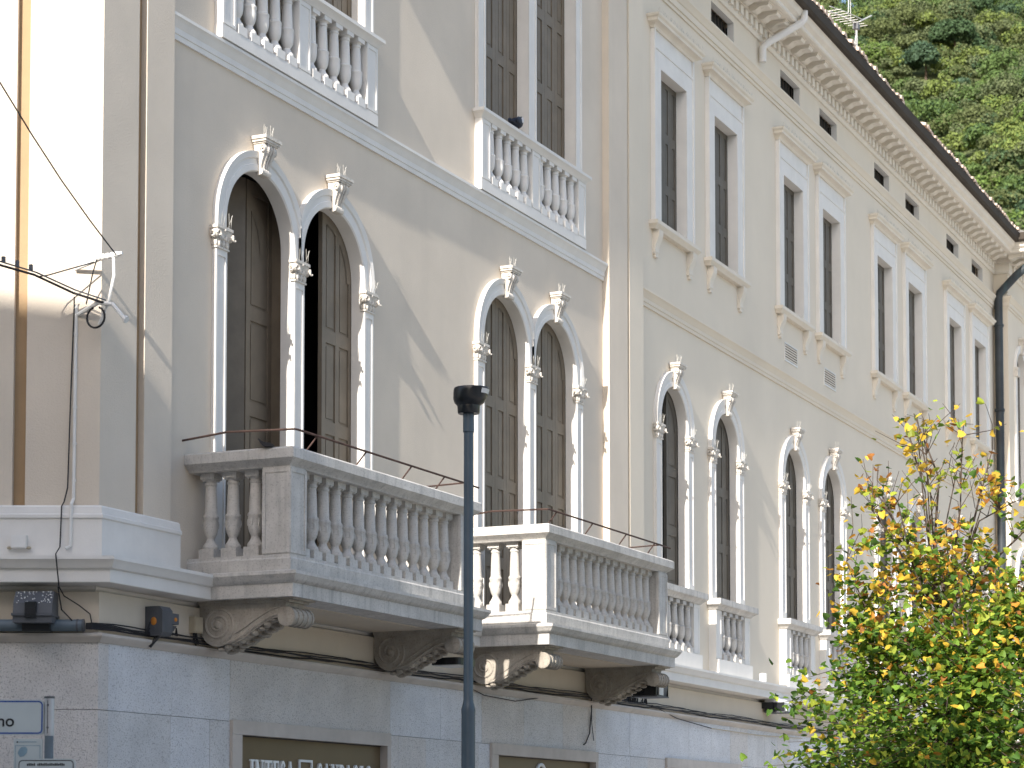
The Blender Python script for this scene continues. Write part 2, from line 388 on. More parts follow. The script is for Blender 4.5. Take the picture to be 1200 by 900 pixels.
def rect_hole(x0, x1, z0, z1): return [(x0, z0), (x1, z0), (x1, z1), (x0, z1)]
def arch_hole(cx, R, zs, z0, n=24):
    p = [(cx-R, z0), (cx+R, z0)]
    for i in range(n+1): a = PI*i/n; p.append((cx+R*math.cos(a), zs+R*math.sin(a)))
    return p
def wall_front(mb, outer, holes, y, depth, m, rm):
    """flat wall face at y with openings and the reveals behind them"""
    polys = [outer]+holes
    flat = [p for pl in polys for p in pl]
    tri = tessellate_polygon([[Vector((x, z, 0)) for x, z in pl] for pl in polys])
    mb.add([(x, y, z) for x, z in flat], [tuple(t) for t in tri], m)
    for h in holes:
        n = len(h); vs = [(x, y, z) for x, z in h]+[(x, y+depth, z) for x, z in h]
        mb.add(vs, [(i, (i+1) % n, n+(i+1) % n, n+i) for i in range(n)], rm)

# ------------------------------------------------------------------ dimensions
Z_LIP = 3.87; Z_FLOOR = 3.97; Z_SPR = 7.05; STILT = .07; ZC = Z_SPR+STILT; Z_GUT = 14.05; OVER = .68
K0 = Vector((15.786, 0)); TL = Vector((-math.sin(A), math.cos(A)))   # corner and the way the side wall runs

CORNICE = [(-.05, 13.555), (.03, 13.555), (.05, 13.595), (.05, 13.755), (.10, 13.765), (.10, 13.86), (.48, 13.862), (.50, 13.875), (.50, 13.93), (.56, 13.97), (.60, 14.045), (.60, 14.06), (-.05, 14.06)]
GUT = [(.50, 14.062), (.56, 14.05), (.655, 14.05), (.69, 14.085), (.70, 14.225), (.685, 14.225), (.66, 14.10), (.50, 14.10)]
def modillion_mb():
    mb = MB(); prof = [(-.10, 13.862), (-.10, 13.775), (-.14, 13.752), (-.19, 13.755), (-.22, 13.775), (-.26, 13.80), (-.33, 13.808), (-.38, 13.80), (-.40, 13.82), (-.40, 13.862)]
    mb.prism_x(prof, -.095, .095, CORN)
    mb.box(-.108, .108, -.415, -.10, 13.845, 13.8615, CORN)
    mb.tube([(-.09, -.15, 13.79), (.09, -.15, 13.79)], .026, CORN, 8); mb.tube([(-.09, -.355, 13.826), (.09, -.355, 13.826)], .018, CORN, 8)
    mb.ball((0, -.26, 13.812), (.045, .07, .016), CORN, 6, 5)
    return mb
MOD = Proto(lambda: modillion_mb().build('modillion', smooth=40))
def dentils(mb, x0, x1, y=-.05):
    n = int((x1-x0)/.224)
    for i in range(n): a = x0+i*.224; mb.box(a, a+.125, y-.045, y+.01, 13.612, 13.742, CORN)

LEDGE = [(-.05, 3.60), (.02, 3.60), (.04, 3.63), (.04, 3.655), (.28, 3.66), (.285, 3.665), (.285, 3.765), (.31, 3.775), (.325, 3.80), (.345, 3.835), (.35, 3.84), (.35, 3.868), (-.05, 3.90)]
BASEM = [(-.05, 3.195), (.115, 3.195), (.125, 3.21), (.155, 3.235), (.16, 3.245), (.16, 3.265), (.11, 3.275), (-.05, 3.28)]
STRING = [(-.03, 8.53), (.030, 8.53), (.030, 8.575), (.045, 8.58), (.045, 8.63), (.055, 8.64), (.075, 8.675), (.105, 8.705), (.115, 8.71), (.115, 8.738), (-.03, 8.755)]

# ------------------------------------------------------------------ builder: balustraded balcony on scroll brackets
def bracket_mb():
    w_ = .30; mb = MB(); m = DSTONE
    c = (.185, -.205); R = .185
    pr = [(0, -.03), (0, c[1])]
    for a in np.linspace(PI, 1.62*PI, 10): pr.append((c[0]+R*math.cos(a), c[1]+R*math.sin(a)))
    pr += [(.36, -.365), (.46, -.315), (.56, -.25), (.66, -.195), (.74, -.165), (.80, -.155), (.84, -.10), (.86, -.03)]
    mb.prism_x([(-u, z) for u, z in pr], 0, w_, m)
    mb.tube([(-.02, -.87, -.155), (w_+.02, -.87, -.155)], .078, m, 14)
    for x in np.linspace(-.005, w_+.005, 5): mb.tube([(x-.012, -.87, -.155), (x+.012, -.87, -.155)], .086, m, 14)
    for X in (-.002, w_+.002):
        sp = [(X, -(c[0]+r*math.cos(t)), c[1]+r*math.sin(t)) for t, r in zip(np.linspace(-.4*PI, 4.3*PI, 50), np.linspace(R-.018, .02, 50))]
        mb.tube(sp, .013, m, 6)
        mb.ball((X, -c[0], c[1]), (.02, .035, .035), m, 8, 6)
        cur = [(.23, -.385), (.36, -.352), (.46, -.300), (.56, -.236), (.66, -.182), (.74, -.150), (.80, -.14), (.84, -.15)]
        mb.tube([(X, -u, z+.012) for u, z in cur], .012, m, 6)
        mb.tube([(X, -u, z+.07) for u, z in cur[1:-1]], .008, m, 6)
        mb.tube([(X, -.87+r*math.cos(t), -.155+r*math.sin(t)) for t, r in zip(np.linspace(0, 9, 22), np.linspace(.075, .012, 22))], .010, m, 5)
    for k in range(9):                                           # leaf tongue hanging under the scroll
        t = k/8; u = .20+.52*t; z = -.40+.235*t**1.15
        for sx in (.05, .15, .25): mb.ball((sx+random.uniform(-.01, .01), -u, z-.012), (.042, .038, .022+.012*(k % 2)), m, 7, 5)
        mb.ball((.15, -u-.03, z-.03), (.03, .05, .022), m, 6, 4)
    mb.box(-.02, w_+.02, -.90, 0, -.032, -.012, m); mb.box(-.045, w_+.045, -.95, 0, -.0115, 0.004, m)
    return mb
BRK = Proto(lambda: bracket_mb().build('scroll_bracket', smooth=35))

def balcony(bld, xc, half, label, rods):
    """half = half width over the handrail; out 1.10"""
    x0, x1 = xc-half, xc+half
    mb = MB()
    path = [(x0+.30, .0), (x0+.30, -.80), (x1-.30, -.80), (x1-.30, .0)]
    prof = [(-.6, 3.66), (.27, 3.66), (.272, 3.775), (.29, 3.782), (.315, 3.81), (.335, 3.84), (.34, 3.845), (.34, 3.872), (.26, 3.888), (-.6, 3.90)]
    # walk the path so that out is to the right: from the wall on the left, along the front, back to the wall
    mb.mould([(x0+.28, -.11), (x0+.28, -.82), (x1-.28, -.82), (x1-.28, -.11)], prof, STONE)
    mb.box(x0+.5, x1-.5, -.45, -.002, 3.662, 3.899, STONE); mb.box(x0+.36, x1-.36, -.74, -.11, 3.652, 3.6605, FRIEZE)
    bal = mb.build('balcony', bld); tag(bal, label)
    cb = MB()
    pc = [(-.14, 3.885), (.145, 3.885), (.15, 3.99), (.14, 4.005), (.14, 4.03), (-.14, 4.03)]
    P = [(x0+.21, -.003), (x0+.21, -.89), (x1-.21, -.89), (x1-.21, -.003)]
    cb.mould(P, pc, STONE); cb.build('balustrade_base', bal)
    hb = MB(); pr = [(-.15, 4.782), (.125, 4.782), (.135, 4.80), (.16, 4.815), (.19, 4.838), (.20, 4.845), (.20, 4.925), (.185, 4.94), (-.15, 4.943)]
    hb.mould(P, pr, STONE); hb.build('handrail', bal)
    for cx in (x0+.215, x1-.215):
        pb = MB(); s = .135
        pb.box(cx-s, cx+s, -.885-s, -.885+s, 4.028, 4.784, STONE)
        for (ax, ay) in ((0, -1), (-1, 0), (1, 0)):              # raised frame round a sunk field on the outer faces
            for (a, b, z0, z1) in ((-s+.0, -s+.03, 4.04, 4.77), (s-.03, s, 4.04, 4.77), (-s+.03, s-.03, 4.735, 4.77), (-s+.03, s-.03, 4.04, 4.075)):
                if ax == 0: pb.box(cx+a, cx+b, -.885-s-.008, -.885-s+.001, z0, z1, STONE)
                else: pb.box(min(cx+ax*(s-.001), cx+ax*(s+.008)), max(cx+ax*(s-.001), cx+ax*(s+.008)), -.885+a, -.885+b, z0, z1, STONE)
        pb.build('pedestal', bal)
    n = 14; a, b = x0+.215+.135, x1-.215-.135
    for i in range(n): BAL_BIG.put(bal, (a+(b-a)*(i+.5)/n, -.885, 4.03))
    for cx in (x0+.215, x1-.215):
        for y in (-.15, -.375, -.60): BAL_BIG.put(bal, (cx, y, 4.03))
    for bx in (x0+.12, x1-.12-.30): BRK.put(bal, (bx, -.105, 3.656))
    r = MB(); zr = 5.12
    r.tube([(x0-.02, .02, zr-.07), (x0+.06, -.4, zr-.01), (x0+.22, -.98, zr), (x0+.25, -.99, zr), (x1-.2, -.99, zr-.005), (x1+.12, -.99, zr-.01)], .010, IRON, 6)
    r.tube([(x1-.18, -.99, zr), (x1-.18, .02, zr-.03)], .009, IRON, 6)
    for x in rods:
        r.tube([(x, -.99, zr), (x-.10, -.90, 4.94)], .008, IRON, 6)
    r.build('safety_rod', bal)
    return bal

# ------------------------------------------------------------------ builder: arched window frame (one or two openings)
def arched_window(bld, xs, R, pw, label, leaves, z_floor, m=TRIM, cap=CAP_E, shut=SHUT):
    """xs centres of the openings; pw pilaster width"""
    p = .035; pitch = (xs[1]-xs[0]) if len(xs) > 1 else 0
    fr = MB()
    pil = [x-R-pw/2 for x in xs]+[xs[-1]+R+pw/2]
    if len(xs) > 1: pil[1] = (xs[0]+xs[1])/2
    for x in pil:                                                # pilaster shaft with a sunk panel
        h = pw/2-.001; z0, z1 = z_floor, Z_SPR-.20
        fr.box(x-h, x+h, -p, .108, z0, z1, m)
        for a, b, c, d in ((-h, -h+.028, z0, z1), (h-.028, h, z0, z1), (-h+.028, h-.028, z1-.06, z1), (-h+.028, h-.028, z0, z0+.1)):
            fr.box(x+a, x+b, -p-.010, -p+.002, c, d, m)
        fr.box(x-h, x+h, -p, .108, z1, ZC-STILT+.005, m)
    ow = pw
    prof = [(R, -.108), (R, .030), (R+.012, .042), (R+.062, .042), (R+.070, .034), (R+.118, .034), (R+.128, .050), (R+ow-.03, .052), (R+ow-.012, .060), (R+ow, .060), (R+ow, 0)]
    mid = (xs[0]+xs[-1])/2
    for i, x in enumerate(xs):
        fr.ring(x, ZC, STILT, prof, m, xmin=(mid+.0015 if (len(xs) > 1 and i == 1) else -1e9), xmax=(mid-.0015 if (len(xs) > 1 and i == 0) else 1e9))
    win = fr.build('arched_window', bld, smooth=25)
    if label: tag(win, label)
    for x in pil:
        cap.put(win, (x, 0, Z_SPR-.20)); SPK.put(win, (x+.06, -.05, Z_SPR+.0))
    for x in xs:
        KEY.put(win, (x, -.012, ZC+R-.03)); SPK.put(win, (x+.03, -.08, ZC+R+.312))
    for x, kind in zip(xs, leaves):
        z0, z1 = z_floor-.02, ZC+R+.06
        rails = [4.72, 5.62, 6.52] if z_floor < 4.5 else [5.75, 6.55]
        y = .114 if z_floor < 4.5 else .122
        def leaf(a, b, cols, loc=None, rz=0):
            mb = MB()
            if loc: leaf_board(mb, 0, b-a, z0, z1, rails, cols, shut)
            else: leaf_board(mb, a, b, z0, z1, rails, cols, shut, back=y)
            if not loc:                                           # curved rail that follows the arch
                n = 14; vs = []; fs = []
                for i in range(n+1):
                    t = PI*i/n
                    for r in (R+.04, R-.085): vs.append((min(max(x+r*math.cos(t), a+.004), b-.004), y-.0012, ZC+r*math.sin(t)))
                for i in range(n): fs.append((2*i, 2*i+1, 2*i+3, 2*i+2))
                ok = [f for f in fs if len({round(vs[k][0], 4) for k in f}) > 1]
                mb.add(vs, ok, shut)
            o = mb.build('shutter', win, smooth=0)
            if loc: o.location = loc; o.rotation_euler = (0, 0, rz)
            return o
        if kind == 'closed':
            leaf(x-R-.03, x-.305, 1); leaf(x-.301, x-.002, 1); leaf(x+.002, x+.301, 1); leaf(x+.305, x+R+.03, 1)
        elif kind == 'ajar':
            o = leaf(x+.27, x+.745, 1); o.location = (0, .17, 0); leaf(0, .34, 1, (x+.265, y+.20, 0), PI-math.radians(38))
        elif kind == 'half':
            leaf(x+.02, x+R+.03, 2); leaf(0, .5, 1, (x-R-.02, y+.05, 0), math.radians(84)); 
        elif kind == 'narrow':
            leaf(x+.10, x+R+.03, 1); leaf(0, .5, 1, (x-R-.02, y+.05, 0), math.radians(84))
    return win

# ================================================================== CORNER PALAZZO
bl = empty('corner_palazzo', (15.786, 0, 0)); tag(bl, 'cream corner palazzo with two stone balconies and corner pilaster, left of the pilaster seam', 'building')
LOCL = Vector((-15.786, 0, 0))
bl_frame = empty('tmp', (0, 0, 0)); bpy.data.objects.remove(bl_frame)
# children are authored in world coordinates and shifted into the Empty
_left_children = []
class LB:
    """parent proxy: everything authored in world x"""
# pair windows
PX1 = (19.015-.6925, 19.015+.6925); PX2 = (24.385-.6925, 24.385+.6925)
holes = []
for pr_ in (PX1, PX2):
    for x in pr_:
        holes.append(arch_hole(x, .63, ZC, Z_FLOOR)); holes.append(rect_hole(x-.61, x+.61, 8.80, 12.38))
XE = 27.2
wb = MB()
wall_front(wb, rect_hole(K0.x, XE, 3.28, 13.9), holes, 0, .10, PLASTER, TRIM)
# inner shell, sides, back, roof
wb.add([(K0.x, 0, 3.2), (K0.x, 0, 13.9), (K0.x+TL.x*9, TL.y*9, 13.9), (K0.x+TL.x*9, TL.y*9, 3.2)], [(0, 1, 2, 3)], PLASTER)
wb.add([(K0.x+TL.x*9, TL.y*9, 0), (K0.x+TL.x*9, TL.y*9, 13.9), (XE, 9, 13.9), (XE, 9, 0)], [(0, 1, 2, 3)], PLASTER)
wall = wb.build('wall', bl, smooth=0, fix=False)
rm = MB(); rm.box(16.6, XE-.1, .9, 1.0, 0.2, 13.7, ROOM_SHADE)       # near-black sheets standing in for the shade of the rooms
for z in (3.9, 8.6): rm.box(16.6, XE-.1, .16, .9, z-.02, z+.02, ROOM_SHADE)
rm.box(21.5, 21.6, .16, .9, 3.9, 13.7, ROOM_SHADE); rm.box(16.7, 17.68, .17, .9, 3.9, 8.6, ROOM_SHADE); rm.box(17.68, 19.7, .17, .9, 7.82, 7.84, ROOM_SHADE)  # near-black side wall and ceiling added to darken the first window
rm.build('room_shade', bl, smooth=0)
# corner pilaster, wrapping the corner, with ochre grooves
pb = MB()
def strip(mb, a, b, d, z0, z1, m): mb.box(a, b, -d, .01, z0, z1, m)
cx = K0.x; q = .08
# facade side
c1 = Vector((cx-.64*q, -q))
def left_pt(t, d):  # point on the side wall, t metres from the corner, d out
    nl = Vector((-math.cos(A), -math.sin(A))); p = K0+TL*t+nl*d; return (p.x, p.y)
pb.prism_z([(cx-.64*q, -q), (16.25, -q), (16.25, .01), (cx+.05, .01), left_pt(.05, -.05), left_pt(.55, -.05), left_pt(.55, q)][::1], 3.85, 13.65, PLASTER)
pb.prism_z([(16.37, -q), (16.785, -q), (16.785, .01), (16.37, .01)], 3.85, 13.65, PLASTER)
pb.prism_z([left_pt(.655, q), left_pt(.655, -.05), left_pt(1.15, -.05), left_pt(1.15, q)], 3.85, 13.65, PLASTER)
pb.prism_z([(16.25, -.02), (16.37, -.02), (16.37, .008), (16.25, .008)], 3.85, 13.6, OCHRE)
pb.prism_z([left_pt(.55, .02), left_pt(.55, -.03), left_pt(.655, -.03), left_pt(.655, .02)], 3.85, 13.6, OCHRE)
pb.build('corner_pilaster', bl, smooth=0)
pb = MB()
pd = [(-.2, 3.86), (.135, 3.86), (.135, 4.19), (.15, 4.20), (.15, 4.225), (.135, 4.235), (.125, 4.29), (.11, 4.305), (-.2, 4.305)]
pb.mould([left_pt(1.25, 0), (cx, 0), (16.86, 0)], pd, TRIM); pb.build('pilaster_pedestal', bl, smooth=25)
pb = MB(); strip(pb, 26.59, 27.195, .09, 3.88, 13.6, PLASTER); pb.build('pilaster_strip', bl, smooth=0)
far = left_pt(8.5, 0)
def swept(name, prof, m, x1, sm=25, x0=None):
    mb = MB(); mb.mould([far, (cx, 0), (x1, 0)] if x0 is None else [(x0, 0), (x1, 0)], prof, m); return mb.build(name, bl, smooth=sm)
swept('string_course', [(o*.68 if o > 0 else o, z) for o, z in STRING], TRIM, 26.588, x0=16.787)
swept('ledge', LEDGE, TRIM, XE-.002); swept('base_moulding', BASEM, SURR, XE-.002)
mb = MB(); mb.mould([far, (cx, 0), (XE-.002, 0)], [(-.05, 3.27), (.10, 3.27), (.10, 3.605), (-.05, 3.605)], FRIEZE); mb.build('frieze', bl, smooth=0)
mb = MB(); mb.mould([far, (cx, 0), (XE-.004, 0)], CORNICE, CORN); dentils(mb, 15.8, XE-.1); cor = mb.build('cornice', bl, smooth=25)
mb = MB(); mb.mould([far, (cx, 0), (XE-.006, 0)], GUT, GUTTER); mb.build('gutter', bl, smooth=25)
mb = MB(); rp = [left_pt(9, .6), left_pt(-.0, 0), (XE, -.6), (XE, 9)]
e1 = (cx-.64*.6, -.6); mb.add([(far[0]-.5, far[1], 14.08), (e1[0], e1[1], 14.08), (XE, -.6, 14.08), (XE, 5, 15.6), (21, 6, 15.6)], [(0, 1, 4), (1, 2, 3, 4)], TILE)
mb.build('roof', bl, smooth=0)
# ground floor stone cladding: one slab after another, thin dark joints between
def cladding(parent, x0, x1, openings, joints_top, seed):
    r = random.Random(seed); mb = MB()
    TOP = [(15.86, 16.80, 0), (16.80, 17.73, 0), (17.73, 19.25, 2), (19.25, 20.77, 2), (20.77, 21.9, 0), (21.9, 22.9, 0), (22.9, 24.0, 2), (24.0, 25.1, 1), (25.1, 26.1, 2), (26.1, 27.2, 0)] if x0 > 15 else []
    rows = [(2.655, 3.195), (2.10, 2.65), (1.5, 2.095), (.9, 1.495), (.12, .895)]
    for ri, (z0, z1) in enumerate(rows):
        x = x0
        if ri == 0 and TOP:
            for a, b, k in TOP: mb.box(a+.002, b-.002, -.10-r.uniform(0, .003), -.02, z0, z1, CLAD[k])
            continue
        while x < x1-.02:
            wd = r.choice((.62, .78, .92, 1.25)); e = min(x+wd, x1)
            if x1-e < .3: e = x1
            for a, b in cut(x, e, [o for o in openings if ri > 0]):
                if b-a > .03: mb.box(a+.0025, b-.0025, -.10-r.uniform(0, .004), -.02, z0, z1, r.choice(CLAD+[CLAD[0]]*2))
            x = e
    mb.box(x0, x1, -.085, -.03, .1, 3.19, JOINT) if not openings else [mb.box(a, b, -.085, -.03, .1, 2.65, JOINT) for a, b in cut(x0, x1, openings)]
    if openings: mb.box(x0, x1, -.0845, -.03, 2.65, 3.19, JOINT)
    return mb
def cut(a, b, ops):
    segs = [(a, b)]
    for o0, o1 in ops:
        n = []
        for s0, s1 in segs:
            if o1 <= s0 or o0 >= s1: n.append((s0, s1)); continue
            if o0 > s0: n.append((s0, o0))
            if o1 < s1: n.append((o1, s1))
        segs = n
    return segs
OPS = [(17.73, 20.73), (23.10, 26.10)]
cl = cladding(bl, 15.86, XE, OPS, None, 4)
# side wall slabs
r = random.Random(9)
for z0, z1 in [(2.655, 3.195), (2.10, 2.65), (1.5, 2.095), (.9, 1.495), (.12, .895)]:
    t = -.0
    while t < 8:
        wd = 1.35 if t == 0 else r.choice((.9, 1.25)); P = [left_pt(t+.003, .10), left_pt(t+wd-.003, .10), left_pt(t+wd-.003, .0), left_pt(t+.003, .0)]
        if t == 0: P = [(cx-.064, -.0995), left_pt(wd-.003, .10), left_pt(wd-.003, 0), (cx+.06, -.02), (cx+.08, -.0995)]
        cl.prism_z(P, z0, z1, r.choice(CLAD[1:])); t += wd
cl.prism_z([left_pt(0, .08), left_pt(8.4, .08), left_pt(8.4, 0), left_pt(0, 0)], .1, 3.19, JOINT)
cl.build('stone_cladding', bl, smooth=0)
def shop_opening(parent, x0, x1, zt, wood, panel, lab=None):
    mb = MB(); f = .165; ft = .125
    mb.box(x0, x1, -.135, .05, zt-ft, zt, SURR); mb.box(x0, x0+f, -.133, .05, .12, zt-ft-.001, SURR); mb.box(x1-f*.45, x1, -.133, .05, .12, zt-ft-.001, SURR)
    o = mb.build('shop_window', parent, smooth=0)
    g = MB(); g.box(x0+f, x1-f*.45, .02, .04, .2, zt-ft, wood); g.build('window_pane', o, smooth=0)
    return o
SHOPG = mat('dark_shop_glass', (0.03, 0.032, 0.035), 0.1, 0.1, 2, 0, spec=0.6)
for a, b in OPS: shop_opening(bl, a, b, 2.665, SHOPG, None)

def paired(xs, label, leaves):
    return arched_window(bl, xs, .60, .185, label, leaves, Z_FLOOR)
W1 = paired(PX1, 'paired arched window over the left balcony with half open brown shutters', ('ajar', 'half'))
W2 = paired(PX2, 'paired arched window over the right balcony with closed brown shutters', ('closed', 'closed'))
B1 = balcony(bl, 18.965, 1.865, 'large stone balcony nearest the corner', (17.7, 18.6, 19.5, 20.2))
B2 = balcony(bl, 24.32, 1.865, 'large stone balcony nearest the seam', (22.9, 23.9, 24.9, 25.8))
# upper floor windows with shallow balustrades on the string course
def upper_pair(xs, label):
    mb = MB(); p = .035; mid = (xs[0]+xs[1])/2
    for x, h in ((xs[0]-.58-.095, .095), (mid, .11), (xs[1]+.58+.095, .095)):
        mb.box(x-h, x+h, -p, .108, 8.76, 12.35, TRIM)
        for a, b in ((-h, -h+.03), (h-.03, h)): mb.box(x+a, x+b, -p-.010, -p+.002, 8.76, 12.35, TRIM)
    mb.box(xs[0]-.77, xs[1]+.77, -.045, .108, 12.351, 12.6, TRIM)
    mb.box(xs[0]-.85, xs[1]+.85, -.16, .01, 12.601, 12.75, TRIM)
    win = mb.build('tall_window', bl, smooth=25); tag(win, label)
    for x in xs:
        for a, b in ((x-.60, x-.302), (x-.298, x-.002), (x+.002, x+.298), (x+.302, x+.60)):
            s = MB(); leaf_board(s, a, b, 8.78, 12.36, [9.65, 10.5, 11.4], 1, SHUT, back=.114); s.build('shutter', win, smooth=0)
    bb = MB()
    x0, x1 = xs[0]-.58-.20, xs[1]+.58+.20
    bb.box(x0, x1, -.090, 0, 8.75, 8.865, TRIM)
    bb.mould([(x0+.06, -.002), (x0+.06, -.03), (x1-.06, -.03), (x1-.06, -.002)], [(-.03, 9.55), (.06, 9.55), (.075, 9.575), (.10, 9.60), (.115, 9.61), (.115, 9.645), (-.03, 9.655)], TRIM)
    peds = (x0+.12, mid, x1-.12)
    for x in peds:
        bb.box(x-.113, x+.113, -.084, 0, 8.864, 9.552, TRIM)
        for a, b, c, d in ((-.11, -.08, 8.88, 9.54), (.08, .11, 8.88, 9.54), (-.08, .08, 9.50, 9.54), (-.08, .08, 8.88, 8.91)):
            bb.box(x+a, x+b, -.091, -.083, c, d, TRIM)
    bo = bb.build('window_balustrade', bl, smooth=25)
    for a, b in ((peds[0]+.11, mid-.11), (mid+.11, peds[2]-.11)):
        for i in range(5): BAL_UP.put(bo, (a+(b-a)*(i+.5)/5, -.018, 8.864))
    return win
U1 = upper_pair(PX1, 'tall shuttered window pair above the left balcony')
U2 = upper_pair(PX2, 'tall shuttered window pair above the right balcony')
xm = XE-.4
n = int((xm-16.0)/.41)
for i in range(0, n, 1): MOD.put(bl, (16.1+i*.41, 0, 0))
# author-in-world -> local of the Empty
for ch in bl.children: ch.location = ch.location+LOCL

# ================================================================== LONG PALAZZO (origin at the seam, turned by DB)
br = empty('long_palazzo', (27.2, 0, 0), DB); tag(br, 'long pale palazzo right of the pilaster seam, eight narrow bays under a bracketed eave', 'building')
SC8 = [1.86, 4.02, 7.25, 9.34, 12.66, 14.80, 17.95, 20.10]
END = 21.6; XF = 36.0; STEP = .30
holes = []
for s in SC8:
    holes += [arch_hole(s, .54, ZC, 3.97), rect_hole(s-.53, s+.53, 9.70, 11.83), rect_hole(s-.50, s+.50, 13.10, 13.46)]
wb = MB()
wall_front(wb, rect_hole(0, END, 3.28, 13.9), holes, 0, .10, PLASTER2, TRIM)
W3 = [22.75, 24.21, 26.6, 28.06]
h3 = [arch_hole(s, .47, 11.60, 8.6) for s in W3]+[arch_hole(s, .54, ZC, 4.93) for s in W3]
wall_front(wb, rect_hole(END, XF, 3.28, 13.9), h3, -STEP, .10, PLASTER2, TRIM)
wb.add([(END, 0, 3.28), (END, 0, 13.9), (END, -STEP, 13.9), (END, -STEP, 3.28)], [(0, 1, 2, 3)], PLASTER2)
wb.add([(XF, -STEP, 0), (XF, -STEP, 13.9), (XF, 9, 13.9), (XF, 9, 0)], [(0, 1, 2, 3)], PLASTER2)
wb.add([(0, 9, 0), (0, 9, 13.9), (XF, 9, 13.9), (XF, 9, 0)], [(0, 1, 2, 3)], PLASTER2)
wb.build('wall', br, smooth=0, fix=False)
rm = MB(); rm.box(.05, XF-.1, .9, 1.0, .2, 13.8, ROOM_SHADE)  # room shade painted as near-black sheets
for z in (3.9, 8.6, 13.0): rm.box(.05, XF-.1, .16, .9, z-.02, z+.02, ROOM_SHADE)
for s in (3.0, 5.6, 8.3, 11, 13.7, 16.4, 19): rm.box(s, s+.05, .16, .9, 3.9, 13.8, ROOM_SHADE)
rm.build('room_shade', br, smooth=0)
pb = MB(); strip(pb, .065, .555, .09, 3.88, 13.6, PLASTER2); pb.box(.0, .064, -.03, .01, 3.88, 13.6, FRIEZE); pb.build('pilaster_strip', br, smooth=0)
PATH = [(.004, 0), (END, 0), (END, -STEP), (XF, -STEP)]
def sweptr(name, prof, m, path=PATH, sm=25):
    mb = MB(); mb.mould(path, prof, m); return mb.build(name, br, smooth=sm)
sweptr('string_course', [(o*.75 if o > 0 else o, z-.015) for o, z in STRING], PLASTER2, [(.556, 0)]+PATH[1:])
sweptr('ledge', LEDGE, TRIM); sweptr('base_moulding', BASEM, SURR)
sweptr('frieze', [(-.05, 3.27), (.10, 3.27), (.10, 3.605), (-.05, 3.605)], FRIEZE, sm=0)
sweptr('attic_band', [(-.03, 12.80), (.02, 12.80), (.022, 12.85), (.04, 12.855), (.04, 12.94), (.055, 12.95), (.075, 13.0), (.10, 13.03), (.10, 13.06), (-.03, 13.09)], PLASTER2, [(.556, 0)]+PATH[1:])
mb = MB(); mb.mould(PATH, CORNICE, CORN); dentils(mb, .09, END-.1); dentils(mb, END+.25, 25, -.05-STEP); mb.build('cornice', br, smooth=25)
mb = MB(); mb.mould(PATH, GUT, GUTTER); mb.build('gutter', br, smooth=25)
i = 0
while .10+i*.41 < END-.45: MOD.put(br, (.10+i*.41, 0, 0)); i += 1
for i in range(4): MOD.put(br, (END-.25+i*.41, -STEP, 0))
# roof with barrel tiles whose ends show over the gutter
mb = MB(); mb.add([(0, -.62, 14.12), (END-.6, -.62, 14.12), (END-.6, 4.5, 15.45), (0, 4.5, 15.45), (0, 9, 14.0), (END-.6, 9, 14.0)], [(0, 1, 2, 3), (3, 2, 5, 4)], TILE)
rt_ = random.Random(2); s = .1
while s < END-.75:
    if not (11.6 < s < 12.9):
        hgt = .075+rt_.uniform(-.015, .015); y0 = -.70+rt_.uniform(-.03, .03); vs = []
        for yy, zz in ((y0, 14.235), (1.2, 14.69)):
            for k in range(7): a = PI*k/6; vs.append((s+.085*math.cos(a), yy, zz+hgt*math.sin(a)))
        mb.add(vs, [(k, k+1, 8+k, 7+k) for k in range(6)]+[tuple(range(7))], TILE)
    s += .205
mb.add([(END-.6, -.92, 14.12), (XF, -.92, 14.12), (XF, 4.5, 15.45), (END-.6, 4.5, 15.45)], [(0, 1, 2, 3)], TILE)
mb.build('roof', br, smooth=40)
# white rainwater pipe leaving the gutter
mb = MB(); mb.tube([(6.05, -.60, 14.06), (6.05, -.60, 13.93), (6.02, -.56, 13.86), (5.72, -.12, 13.52), (5.66, -.07, 13.44), (5.66, -.07, 13.22)], .055, TRIM, 12); mb.build('downpipe', br, smooth=50)
# dark pipe in the corner
mb = MB(); mb.tube([(END-.16, -.62-STEP, 14.05), (END-.15, -.60-STEP, 13.75), (END-.13, -.50, 13.45), (END-.12, -.16, 13.12), (END-.12, -.13, 13.0), (END-.12, -.13, .2)], .086, COPPER, 14)
for z in (12.4, 10.6, 8.6, 6.6): mb.lathe((END-.12, -.13, z), [(.098, 0), (.106, .01), (.106, .05), (.098, .06)], COPPER, 14)
mb.build('downpipe', br, smooth=50)
CLG = cladding(br, .0, END, [(1.26, 4.3), (6.5, 9.6), (12.2, 15.3), (17.4, 20.4)], None, 12)
for q in (0,): 
    CLG.box(END, XF, -.10-STEP, -.02, .12, 3.19, CLAD[1])
CLG.build('stone_cladding', br, smooth=0)
for a, b in [(1.26, 4.3), (6.5, 9.6), (12.2, 15.3), (17.4, 20.4)]: shop_opening(br, a, b, 2.675, SHOPG, None)

